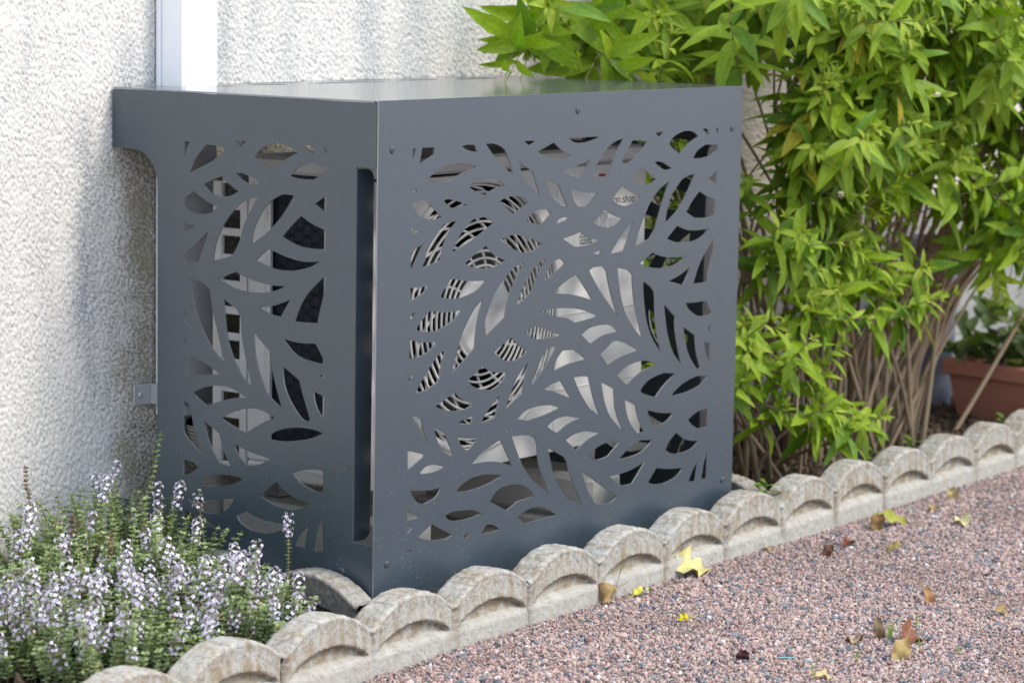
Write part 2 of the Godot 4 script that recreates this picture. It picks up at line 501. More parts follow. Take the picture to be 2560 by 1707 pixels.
# outer and holes in the plane (o, u, v); the sheet's face looks along u x v, its thickness goes back
func plate(outer: PackedVector2Array, holes: Array, o: Vector3, u: Vector3, v: Vector3, thick: float, face: Material, edge: Material, uvs := 1.0) -> ArrayMesh:
	var w := u.cross(v).normalized()
	var f := MB.new()
	var e := MB.new()
	var loops := [outer]
	loops.append_array(holes)
	var ys := PackedFloat32Array()
	var ed := []
	for l in loops:
		for a in l.size():
			var p: Vector2 = l[a]
			var q: Vector2 = l[(a + 1) % l.size()]
			ys.append(p.y)
			if absf(p.y - q.y) > 1e-7:
				ed.append([minf(p.y, q.y), maxf(p.y, q.y), p, q])
	ys.sort()
	var lev := PackedFloat32Array()
	for y in ys:
		if lev.is_empty() or y - lev[lev.size() - 1] > 4e-5:
			lev.append(y)
	ed.sort_custom(func(a, b): return a[0] < b[0])
	var live := []
	var nxt := 0
	for b in lev.size() - 1:
		var ya := lev[b]
		var yb := lev[b + 1]
		var ym := (ya + yb) / 2.0
		while nxt < ed.size() and ed[nxt][0] < ym:
			live.append(ed[nxt])
			nxt += 1
		live = live.filter(func(x): return x[1] > ym)
		var cr := []
		for x in live:
			var p: Vector2 = x[2]
			var q: Vector2 = x[3]
			var k := (q.x - p.x) / (q.y - p.y)
			cr.append([p.x + (ym - p.y) * k, p.x + (clampf(ya, x[0], x[1]) - p.y) * k, p.x + (clampf(yb, x[0], x[1]) - p.y) * k])
		cr.sort_custom(func(x, y): return x[0] < y[0])
		for k in range(0, cr.size() - 1, 2):
			var q := [Vector2(cr[k][1], ya), Vector2(cr[k + 1][1], ya), Vector2(cr[k + 1][2], yb), Vector2(cr[k][2], yb)]
			for sd in 2:
				var first := f.v.size()
				for c2 in q:
					f.vert(o + u * c2.x + v * c2.y - w * (thick * sd), w if sd == 0 else -w, c2 * uvs)
				if sd == 0:
					f.i.append_array([first, first + 2, first + 1, first, first + 3, first + 2])
				else:
					f.i.append_array([first, first + 1, first + 2, first, first + 2, first + 3])
	for li in loops.size():
		var l: PackedVector2Array = loops[li]
		var flip := (area_of(l) < 0.0) != (li > 0)
		for a in l.size():
			var p := l[a]
			var q := l[(a + 1) % l.size()]
			if flip:
				var s := p
				p = q
				q = s
			var pa := o + u * p.x + v * p.y
			var qa := o + u * q.x + v * q.y
			e.quad(pa - w * thick, qa - w * thick, qa, pa)
	var mesh := f.commit(null, face)
	return e.commit(mesh, edge)


func rect(x0: float, y0: float, x1: float, y1: float) -> PackedVector2Array:
	return PackedVector2Array([Vector2(x0, y0), Vector2(x1, y0), Vector2(x1, y1), Vector2(x0, y1)])


func disc(c: Vector2, r: float, n := 48) -> PackedVector2Array:
	var l := PackedVector2Array()
	for a in n:
		l.append(c + Vector2.from_angle(TAU * a / n) * r)
	return l


func dusty(base: Color, dust: Color, w: int, h: int, specks: int, low: int, sd: int) -> ImageTexture:
	# coated metal with specks of dust; low = extra specks on the lower quarter
	var r := RandomNumberGenerator.new()
	r.seed = sd
	var n := noise(0.012, 4, FastNoiseLite.TYPE_SIMPLEX_SMOOTH, sd)
	var n2 := noise(0.15, 2, FastNoiseLite.TYPE_SIMPLEX_SMOOTH, sd + 5)
	var im := Image.create(w, h, false, Image.FORMAT_RGB8)
	for y in h:
		for x in w:
			var k := 1.0 + 0.05 * n.get_noise_2d(x, y) + 0.05 * n2.get_noise_2d(x, y * 0.25)
			im.set_pixel(x, y, Color(base.r * k, base.g * k, base.b * k).linear_to_srgb())
	for a in specks + low:
		var x := r.randi_range(0, w - 1)
		var y := r.randi_range(0, h - 1)
		if a >= specks:
			y = int(h * pow(r.randf(), 2.0) * 0.30)
		var k := pow(r.randf(), 2.5) * 0.7
		var c := base.lerp(dust, k).linear_to_srgb()
		im.set_pixel(x, y, c)
		if r.randf() < 0.35:
			for b in r.randi_range(1, 3):
				im.set_pixel(x, mini(h - 1, y + b), c)
	return ImageTexture.create_from_image(im)


# ---------------------------------------------------------------- scene
func _ready() -> void:
	rng.seed = 4711
	set_camera()
	set_light()
	build_ground()
	build_wall()
	build_cover()
	build_unit()
	build_edging()
	build_shrub()
	build_thyme()
	build_far_things()
	build_litter()


func set_camera() -> void:
	var cam := Camera3D.new()
	cam.name = "camera"
	cam.position = EYE
	cam.basis = Basis(Vector3.UP, deg_to_rad(-53.341)) * Basis(Vector3.RIGHT, deg_to_rad(-7.609)) * Basis(Vector3.BACK, deg_to_rad(1.039))
	cam.near = 0.05
	cam.far = 400.0
	var at := CameraAttributesPhysical.new()
	at.frustum_focal_length = 97.26
	at.frustum_focus_distance = 4.78
	at.frustum_near = 0.05
	at.frustum_far = 400.0
	at.exposure_aperture = 5.0
	cam.attributes = at
	cam.fov = 14.068
	add_child(cam)
	cam.current = true


func set_light() -> void:
	var e := Environment.new()
	e.background_mode = Environment.BG_SKY
	var s := ProceduralSkyMaterial.new()
	s.sky_top_color = Color(0.80, 0.87, 0.97)
	s.sky_horizon_color = Color(0.93, 0.95, 0.97)
	s.sky_curve = 0.2
	s.ground_bottom_color = Color(0.45, 0.40, 0.37)
	s.ground_horizon_color = Color(0.62, 0.62, 0.60)
	s.sky_energy_multiplier = 1.0
	var sky := Sky.new()
	sky.sky_material = s
	e.sky = sky
	e.tonemap_mode = Environment.TONE_MAPPER_LINEAR
	e.tonemap_exposure = 2.38
	e.sdfgi_enabled = true
	e.ssao_enabled = true
	e.ssil_enabled = true
	var we := WorldEnvironment.new()
	we.name = "surroundings"
	we.environment = e
	add_child(we)
	var sun := DirectionalLight3D.new()
	sun.name = "sun"
	sun.light_energy = 0.45
	sun.light_angular_distance = 16.0
	sun.light_color = Color(1.0, 0.97, 0.92)
	sun.shadow_enabled = true
	add_child(sun)
	sun.look_at_from_position(Vector3(0.25, 0.85, 0.7) * 10.0, Vector3.ZERO)


# the edging row runs along x with a slight turn; point on its front face foot
func row_at(s: float) -> Vector3:
	return Vector3(0.300, 0, 0.1107) + Vector3(1, 0, -0.0375).normalized() * s


# ---------------------------------------------------------------- ground
func build_ground() -> void:
	var n := noise(1.0, 4, FastNoiseLite.TYPE_SIMPLEX_SMOOTH, 11)
	# gravel bed: one sheet to the horizon with a finer patch of gentle relief where the camera looks
	var m := MB.new()
	var xs := [-150.0, -20.0, -3.0]
	var x := -1.2
	while x < 4.0:
		xs.append(x)
		x += 0.05
	xs.append_array([5.0, 7.0, 12.0, 30.0, 200.0])
	var zs := [-0.02]
	var z := 0.03
	while z < 1.6:
		zs.append(z)
		z += 0.05
	zs.append_array([2.2, 4.0, 10.0, 40.0, 200.0])
	for b in zs.size():
		for a in xs.size():
			m.vert(Vector3(xs[a], GRAVEL_Y - 0.004 + gravel_lift(xs[a], zs[b]), zs[b]), Vector3.UP)
	for b in zs.size() - 1:
		for a in xs.size() - 1:
			var k := b * xs.size() + a
			var w := xs.size()
			m.i.append_array([k, k + 1, k + w, k + 1, k + w + 1, k + w])
	var gm := paint(Color(0.27, 0.185, 0.15), 0.95)
	var gi := Image.create(512, 512, false, Image.FORMAT_RGB8)
	var cn := noise(0.11, 2, FastNoiseLite.TYPE_CELLULAR, 8)
	cn.cellular_return_type = FastNoiseLite.RETURN_CELL_VALUE
	for py in 512:
		for px in 512:
			var k := cn.get_noise_2d(px, py) * 0.5 + 0.5
			var c := mixc(Color(0.36, 0.255, 0.215), Color(0.22, 0.155, 0.13), k)
			gi.set_pixel(px, py, c.linear_to_srgb())
	gm.albedo_color = Color(1, 1, 1)
	gm.albedo_texture = ImageTexture.create_from_image(gi)
	gm.uv1_triplanar = true
	gm.uv1_world_triplanar = true
	gm.uv1_scale = Vector3.ONE * 2.0
	structure("gravel_bed", m.commit(), gm)
	# stones of the gravel: one uncountable mass
	var st := MB.new()
	var ph := (1.0 + sqrt(5.0)) / 2.0
	var ico := [Vector3(-1, ph, 0), Vector3(1, ph, 0), Vector3(-1, -ph, 0), Vector3(1, -ph, 0), Vector3(0, -1, ph), Vector3(0, 1, ph), Vector3(0, -1, -ph), Vector3(0, 1, -ph), Vector3(ph, 0, -1), Vector3(ph, 0, 1), Vector3(-ph, 0, -1), Vector3(-ph, 0, 1)]
	for k in 12:
		ico[k] = (ico[k] as Vector3).normalized() * rng.randf_range(0.72, 1.12)
	for q in [[0, 11, 5], [0, 5, 1], [0, 1, 7], [0, 7, 10], [0, 10, 11], [1, 5, 9], [5, 11, 4], [11, 10, 2], [10, 7, 6], [7, 1, 8], [3, 9, 4], [3, 4, 2], [3, 2, 6], [3, 6, 8], [3, 8, 9], [4, 9, 5], [2, 4, 11], [6, 2, 10], [8, 6, 7], [9, 8, 1]]:
		st.tri(ico[q[0]], ico[q[1]], ico[q[2]])
	var xf := []
	var cols := PackedColorArray()
	var patch := noise(1.6, 3, FastNoiseLite.TYPE_SIMPLEX_SMOOTH, 21)
	var count := 0
	while count < 215000:
		var px := rng.randf_range(-0.75, 4.3)
		var pz := rng.randf_range(0.0, 1.6)
		# keep what lies in front of the edging and near the field of view
		var rz := 0.1107 - 0.0375 * (px - 0.3)
		if pz < rz - 0.004 or pz > 0.30 + 1.02 * (px + 0.42) or pz > 1.45 - 0.32 * (px - 0.9):
			continue
		var sandy := patch.get_noise_2d(px, pz) > 0.22 or pz < rz + 0.02 + 0.03 * patch.get_noise_2d(px * 9.0, 3.0)
		var r := rng.randf()
		var s := 0.0021 + 0.0022 * pow(rng.randf(), 1.6)
		if rng.randf() < 0.13:
			s *= 1.55
		if rng.randf() < 0.01:
			s *= 1.5
		if sandy:
			s *= 0.72
		var c: Color
		if r < 0.60:
			c = mixc(Color(0.40, 0.265, 0.235), Color(0.54, 0.395, 0.35), rng.randf())
		elif r < 0.74:
			c = mixc(Color(0.25, 0.155, 0.14), Color(0.37, 0.25, 0.22), rng.randf())
		elif r < 0.91:
			c = mixc(Color(0.075, 0.085, 0.105), Color(0.22, 0.235, 0.26), rng.randf())
			s *= 1.12
		elif r < 0.975:
			c = mixc(Color(0.40, 0.31, 0.22), Color(0.5, 0.42, 0.33), rng.randf())
		else:
			c = mixc(Color(0.55, 0.53, 0.5), Color(0.72, 0.70, 0.68), rng.randf())
		var b := Basis.from_euler(Vector3(rng.randf() * TAU, rng.randf() * TAU, rng.randf() * TAU)) * Basis.from_scale(Vector3(s * rng.randf_range(0.8, 1.5), s * rng.randf_range(0.5, 0.95), s))
		xf.append(Transform3D(b, Vector3(px, GRAVEL_Y + gravel_lift(px, pz) + rng.randf_range(-0.004, 0.0015), pz)))
		cols.append(c * 0.92)
		count += 1
	var gr := many("gravel", st.commit(), tinted(0.9), xf, cols, self)
	tag(gr, "fine pink and grey gravel in front of the concrete edging", "gravel")
	# soil between edging and wall
	var so := MB.new()
	var dirt := noise(14.0, 4, FastNoiseLite.TYPE_SIMPLEX_SMOOTH, 31)
	var nx := 190
	var nz := 44
	for b in nz + 1:
		for a in nx + 1:
			var px2 := -1.3 + a * 0.03
			var pz2 := lerpf(-DEEP - 0.01, 0.1107 - 0.0375 * (px2 - 0.3) - 0.02, float(b) / nz)
			var y := -0.035 + 0.02 * dirt.get_noise_2d(px2, pz2)
			if px2 > -0.05 and px2 < WIDE + 0.08:
				y = minf(y, -0.030)
			so.vert(Vector3(px2, y, pz2), Vector3.UP)
	for b in nz:
		for a in nx:
			var k := b * (nx + 1) + a
			so.i.append_array([k, k + 1, k + nx + 1, k + 1, k + nx + 2, k + nx + 1])
	var sm := paint(Color(0.055, 0.038, 0.026), 0.95)
	bump(sm, 0.8, 6.0, 0.05, 5, 12)
	structure("soil", so.commit(), sm)
	# clods and bits of mulch on the soil
	var xf2 := []
	var col2 := PackedColorArray()
	for k in 16000:
		var px3 := rng.randf_range(-0.75, 3.2)
		var pz3 := rng.randf_range(-0.6, 0.09)
		if px3 > -0.03 and px3 < WIDE + 0.02 and pz3 < 0.0:
			continue
		if pz3 > 0.05 - 0.0375 * (px3 - 0.3):
			continue
		var s3 := 0.002 + 0.007 * pow(rng.randf(), 2.5)
		xf2.append(Transform3D(Basis.from_euler(Vector3(rng.randf() * TAU, rng.randf() * TAU, rng.randf() * TAU)) * Basis.from_scale(Vector3(s3 * rng.randf_range(0.6, 2.6), s3 * 0.6, s3)), Vector3(px3, -0.033 + 0.02 * dirt.get_noise_2d(px3, pz3) + s3 * 0.3, pz3)))
		col2.append(mixc(Color(0.05, 0.034, 0.022), Color(0.20, 0.13, 0.085), pow(rng.randf(), 2.0)))
	var mu := many("mulch", st.commit(), tinted(0.95), xf2, col2, self)
	tag(mu, "dark crumbs of soil and bark in the planting bed", "mulch")
	# concrete pad under the cover
	var pad := MB.new()
	pad.box(Vector3(-0.012, -0.12, -DEEP + 0.004), Vector3(WIDE + 0.012, -0.012, -0.004), 0.004)
	var pm := paint(Color(0.46, 0.43, 0.38), 0.9)
	bump(pm, 0.15, 3.0, 0.06, 5, 5)
	var pd := part("concrete_pad", pad.commit(), pm, self)
	tag(pd, "beige concrete pad under the dark metal cover", "slab")


func gravel_lift(x: float, z: float) -> float:
	return 0.0035 * sin(x * 5.1 + z * 2.3) * sin(z * 6.7 - x * 1.9)


# ---------------------------------------------------------------- house wall
func build_wall() -> void:
	var xs := PackedFloat32Array()
	for q in [-8.0, -4.0, -2.0, -1.2, -1.0, -0.8, -0.7]:
		xs.append(q)
	var x := -0.62
	while x < 0.46:
		xs.append(x)
		x += 0.0030
	while x < 1.5:
		xs.append(x)
		x += 0.0045
	while x < 4.6:
		xs.append(x)
		x += 0.012
	while x < 9.0:
		xs.append(x)
		x += 0.06
	var ys := PackedFloat32Array()
	var y := -0.10
	while y < 0.09:
		ys.append(y)
		y += 0.008
	while y < 1.06:
		ys.append(y)
		y += 0.0032
	while y < 1.6:
		ys.append(y)
		y += 0.03
	ys.append(3.0)
	var g1 := noise(140.0, 1, FastNoiseLite.TYPE_CELLULAR, 41)
	g1.cellular_return_type = FastNoiseLite.RETURN_DISTANCE
	g1.cellular_jitter = 1.0
	var g2 := noise(260.0, 1, FastNoiseLite.TYPE_SIMPLEX, 42)
	var lo := noise(7.0, 3, FastNoiseLite.TYPE_SIMPLEX_SMOOTH, 43)
	var sp := noise(150.0, 1, FastNoiseLite.TYPE_SIMPLEX, 44)
	var stk := noise(1.0, 3, FastNoiseLite.TYPE_SIMPLEX_SMOOTH, 45)
	var w := xs.size()
	var h := ys.size()
	var hh := PackedFloat32Array()
	hh.resize(w * h)
	var m := MB.new()
	m.v.resize(w * h)
	m.n.resize(w * h)
	m.c.resize(w * h)
	m.t.resize(w * h)
	for b in h:
		for a in w:
			var px := xs[a]
			var py := ys[b]
			# grains of roughcast: rounded lumps with pits between
			var q := g1.get_noise_2d(px, py)
			var q2 := g2.get_noise_2d(px, py)
			hh[b * w + a] = -0.0034 * (q + 0.4) + 0.0012 * q2
	var base := Color(0.62, 0.60, 0.565)
	for b in h:
		for a in w:
			var k := b * w + a
			var px := xs[a]
			var py := ys[b]
			var a0 := maxi(a - 1, 0)
			var a1 := mini(a + 1, w - 1)
			var b0 := maxi(b - 1, 0)
			var b1 := mini(b + 1, h - 1)
			var dx := (hh[b * w + a1] - hh[b * w + a0]) / (xs[a1] - xs[a0])
			var dy := (hh[b1 * w + a] - hh[b0 * w + a]) / (ys[b1] - ys[b0])
			m.v[k] = Vector3(px, py, -DEEP - 0.003 + hh[k])
			m.n[k] = Vector3(-dx, -dy, 1.0).normalized()
			# weathering: grey algae streaks, dirt and painted shade by the cover, dark grains
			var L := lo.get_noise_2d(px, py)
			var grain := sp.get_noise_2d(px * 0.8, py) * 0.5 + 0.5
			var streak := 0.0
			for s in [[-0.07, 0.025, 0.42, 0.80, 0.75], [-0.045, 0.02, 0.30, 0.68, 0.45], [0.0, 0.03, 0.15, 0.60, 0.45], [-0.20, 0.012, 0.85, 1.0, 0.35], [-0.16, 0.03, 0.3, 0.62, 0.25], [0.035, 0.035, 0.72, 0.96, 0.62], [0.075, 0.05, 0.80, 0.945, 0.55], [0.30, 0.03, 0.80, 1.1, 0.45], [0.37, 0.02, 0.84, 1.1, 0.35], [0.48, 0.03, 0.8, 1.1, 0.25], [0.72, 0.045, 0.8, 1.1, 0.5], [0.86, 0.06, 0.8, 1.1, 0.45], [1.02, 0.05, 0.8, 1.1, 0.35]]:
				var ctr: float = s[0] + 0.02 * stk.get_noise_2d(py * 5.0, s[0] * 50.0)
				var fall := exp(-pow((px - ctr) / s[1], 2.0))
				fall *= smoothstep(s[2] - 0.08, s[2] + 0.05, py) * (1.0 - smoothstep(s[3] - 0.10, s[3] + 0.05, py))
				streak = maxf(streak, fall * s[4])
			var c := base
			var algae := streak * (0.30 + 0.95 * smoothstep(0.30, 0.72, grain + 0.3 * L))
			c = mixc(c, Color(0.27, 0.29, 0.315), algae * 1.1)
			# splash dirt and moss round the cover's open corner, some shade painted in
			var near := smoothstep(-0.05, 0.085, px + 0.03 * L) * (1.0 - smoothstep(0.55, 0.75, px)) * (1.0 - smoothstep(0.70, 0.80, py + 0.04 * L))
			var moss_shade := clampf(near * (0.62 + 0.5 * L), 0.0, 1.0)
			if grain > 1.0 - moss_shade * 0.95:
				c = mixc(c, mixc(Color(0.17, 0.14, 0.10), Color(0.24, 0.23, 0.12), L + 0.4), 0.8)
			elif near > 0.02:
				c = mixc(c, Color(0.38, 0.35, 0.28), moss_shade * 0.85)
			if grain > 0.80 and L > -0.35:
				c = mixc(c, Color(0.24, 0.235, 0.23), 0.55)
			if px > 1.15:
				c = mixc(c, Color(0.60, 0.55, 0.47), smoothstep(1.15, 1.5, px))
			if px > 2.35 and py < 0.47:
				c = Color(0.27, 0.265, 0.25) * (1.0 + 0.25 * L)  # cement grey, with the shrub's shade on this stretch painted in
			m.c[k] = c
	for b in h - 1:
		for a in w - 1:
			var k := b * w + a
			m.i.append_array([k, k + w, k + 1, k + 1, k + w, k + w + 1])
	m.col = base
	m.box(Vector3(-8.0, -0.12, -DEEP - 0.30), Vector3(9.0, 3.4, -DEEP - 0.010))
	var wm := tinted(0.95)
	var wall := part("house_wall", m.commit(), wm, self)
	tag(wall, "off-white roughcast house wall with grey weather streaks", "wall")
	# white trunking for the pipes, running down into the cover
	var t := thing("pipe_trunking", "white plastic trunking running down the roughcast wall into the cover", "trunking", Vector3(0.156, 0.247, -DEEP))
	var white := paint(Color(0.80, 0.81, 0.83), 0.35)
	var tm := MB.new()
	tm.box(Vector3(-0.047, 0, 0.002), Vector3(0.047, 2.4, 0.012), 0.001)
	part("back_channel", tm.commit(), white, t)
	tm = MB.new()
	tm.box(Vector3(-0.046, 0.001, 0.012), Vector3(0.046, 2.4, 0.070), 0.005)
	part("lid", tm.commit(), white, t)
	# metal strap holding it
	var br := thing("pipe_bracket", "small grey metal strap screwed to the wall beside the trunking", "bracket", Vector3(0.072, 0.288, -DEEP))
	var zinc := paint(Color(0.52, 0.53, 0.54), 0.45, 0.55)
	tm = MB.new()
	tm.box(Vector3(-0.022, -0.019, 0.002), Vector3(0.020, 0.019, 0.005), 0.0008)
	tm.box(Vector3(0.0205, -0.019, 0.002), Vector3(0.0235, 0.019, 0.073), 0.0008)
	tm.box(Vector3(0.0238, -0.019, 0.0702), Vector3(0.134, 0.019, 0.0728), 0.0008)
	part("strap", tm.commit(), zinc, br)
	part("screw", screw_mesh(0.006), zinc, br, Transform3D(Basis(Vector3.RIGHT, PI / 2), Vector3(-0.004, 0.0, 0.005)))


func screw_mesh(r: float) -> ArrayMesh:
	# pan head with a cross recess, axis +y
	var m := MB.new()
	m.lathe([Vector2(r, 0), Vector2(r, r * 0.12), Vector2(r * 0.86, r * 0.32), Vector2(r * 0.52, r * 0.42), Vector2(r * 0.46, r * 0.44)], Vector3.ZERO, 20)
	m.lathe([Vector2(r * 0.46, r * 0.44), Vector2(r * 0.40, r * 0.2), Vector2(0.00001, r * 0.16)], Vector3.ZERO, 20)
	for a in 4:
		var b := Basis(Vector3.UP, PI / 4 + a * PI / 2)
		m.tri(b * Vector3(0, r * 0.42, 0.00005), b * Vector3(r * 0.46, r * 0.43, -r * 0.2) , b * Vector3(r * 0.46, r * 0.43, r * 0.2))
	return m.commit()


# ---------------------------------------------------------------- the cover
func build_cover() -> void:
	var t := thing("unit_cover", "anthracite metal air conditioner cover with leaf shaped cut-outs", "cover")
	var coat := StandardMaterial3D.new()
	coat.albedo_texture = dusty(Color(0.035, 0.051, 0.067), Color(0.5, 0.5, 0.48), 1126, 850, 900, 3800, 5)
	coat.roughness = 0.33
	coat.metallic_specular = 0.78
	coat.uv1_scale = Vector3(1.0 / 1.126, 1.0 / 0.85, 1.0)
	var rim := paint(Color(0.30, 0.31, 0.33), 0.3, 0.5)  # paler than the coat: edge highlights and glints put into the colour
	var holes := []
	for r in FRONT_HOLES:
		holes.append(loop_of(r))
	# front: folded edge at the top corner is left square as in the photograph
	part("front_panel", plate(rect(0.0, 0.0, WIDE, HIGH), holes, Vector3.ZERO, Vector3.RIGHT, Vector3.UP, 0.003, coat, rim), null, t)
	# side panels share one cut; local a = distance back from the front
	var sh := []
	for r in SIDE_HOLES:
		sh.append(loop_of(r))
	var top := HIGH - 0.0042
	var out := PackedVector2Array([Vector2(0.0045, 0), Vector2(0.6135, 0), Vector2(0.6135, 0.110), Vector2(0.556, 0.110)])
	for k in 9:
		var a := deg_to_rad(k * 10.0)
		out.append(Vector2(0.556 - sin(a) * 0.053, 0.110 + 0.072 * (1.0 - cos(a))))
	out.append(Vector2(0.503, 0.185))
	out.append(Vector2(0.503, 0.680))
	for k in 9:
		var a := deg_to_rad((k + 1) * 10.0)
		out.append(Vector2(0.563 - cos(a) * 0.060, 0.680 + sin(a) * 0.062))
	out.append_array(PackedVector2Array([Vector2(0.6135, 0.742), Vector2(0.6135, top), Vector2(0.0045, top), Vector2(0.0045, 0.739), Vector2(0.047, 0.739), Vector2(0.047, 0.103), Vector2(0.0045, 0.103)]))
	var side := plate(out, sh, Vector3.ZERO, Vector3(0, 0, -1), Vector3.UP, -0.003, coat, rim)
	part("side_panel", side, null, t)
	part("side_panel", side, null, t, Transform3D(Basis(), Vector3(WIDE - 0.0045, 0, 0)))
	# folded return flanges behind the slots at the front corners
	for s in 2:
		var fl := PackedVector2Array()
		for q in [[0.0475, 0.115, -90.0], [0.0475, 0.727, 0.0]]:
			pass
		fl.append(Vector2(0.0035, 0.104))
		for k in 7:
			var a := deg_to_rad(-90.0 + k * 15.0)
			fl.append(Vector2(0.029 + cos(a) * 0.018, 0.122 + sin(a) * 0.018))
		for k in 7:
			var a := deg_to_rad(k * 15.0)
			fl.append(Vector2(0.029 + cos(a) * 0.018, 0.716 + sin(a) * 0.018))
		fl.append(Vector2(0.0035, 0.735))
		var mesh := plate(fl, [], Vector3(0, 0, -0.0475), Vector3.RIGHT, Vector3.UP, 0.003, coat, rim)
		part("return_flange", mesh, null, t, Transform3D(Basis(), Vector3.ZERO) if s == 0 else Transform3D(Basis(Vector3.UP, PI), Vector3(WIDE, 0, -0.098)))
	# lid with elongated cut-outs towards the wall and a rolled front lip
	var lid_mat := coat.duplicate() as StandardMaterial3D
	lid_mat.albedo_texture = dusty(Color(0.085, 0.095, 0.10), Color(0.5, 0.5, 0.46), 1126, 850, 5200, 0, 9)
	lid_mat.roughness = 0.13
	var lh := []
	for q in [[0.165, 0.533, 0.060, 0.018], [0.262, 0.528, 0.105, 0.020], [0.420, 0.520, 0.23, 0.020], [0.70, 0.53, 0.12, 0.02], [0.86, 0.515, 0.14, 0.02], [0.30, 0.575, 0.16, 0.016], [0.55, 0.575, 0.18, 0.016]]:
		var l := PackedVector2Array()
		for k in 20:
			var a := TAU * k / 20.0
			l.append(Vector2(q[0] + q[2] * 0.5 + cos(a) * q[2] * 0.5, q[1] + sin(a) * q[3] * 0.9 * (1.0 + 0.3 * cos(a))))
		lh.append(l)
	part("lid", plate(rect(0.0005, 0.010, WIDE - 0.0005, 0.612), lh, Vector3(0, HIGH - 0.0005, 0), Vector3.RIGHT, Vector3(0, 0, -1), 0.003, lid_mat, rim), null, t)
	var lip := MB.new()
	for seg in [[0.001, 0.478], [0.552, WIDE - 0.001]]:
		var prev := Vector2.ZERO
		for k in 9:
			var a := deg_to_rad(90.0 * k / 8.0)
			var p := Vector2(-0.010 + sin(a) * 0.006, HIGH - 0.0065 + cos(a) * 0.006)
			if k > 0:
				var nn := Vector3(0, cos(a - 0.1), sin(a - 0.1))
				var f := lip.v.size()
				for q in [[prev, seg[0]], [p, seg[0]], [p, seg[1]], [prev, seg[1]]]:
					lip.vert(Vector3(q[1], q[0].y, q[0].x), nn, Vector2(q[1], 0.5))
				lip.i.append_array([f, f + 2, f + 1, f, f + 3, f + 2])
			prev = p
		lip.quad(Vector3(seg[0], HIGH - 0.02, -0.004), Vector3(seg[1], HIGH - 0.02, -0.004), Vector3(seg[1], HIGH - 0.0065, -0.004), Vector3(seg[0], HIGH - 0.0065, -0.004))
	part("lid_lip", lip.commit(), lid_mat, t)
	# screws: front face, then the near side
	var sm := screw_mesh(0.0062)
	var fb := Basis(Vector3.RIGHT, PI / 2)
	var scm := paint(Color(0.05, 0.058, 0.07), 0.32)
	for p in [Vector2(0.036, 0.768), Vector2(0.566, 0.818), Vector2(0.034, 0.067), Vector2(1.09, 0.768), Vector2(1.09, 0.067)]:
		part("screw", sm, scm, t, Transform3D(fb, Vector3(p.x, p.y, 0.0)))
	part("screw", screw_mesh(0.008), scm, t, Transform3D(Basis(Vector3.BACK, PI / 2), Vector3(0.0, 0.049, -0.071)))


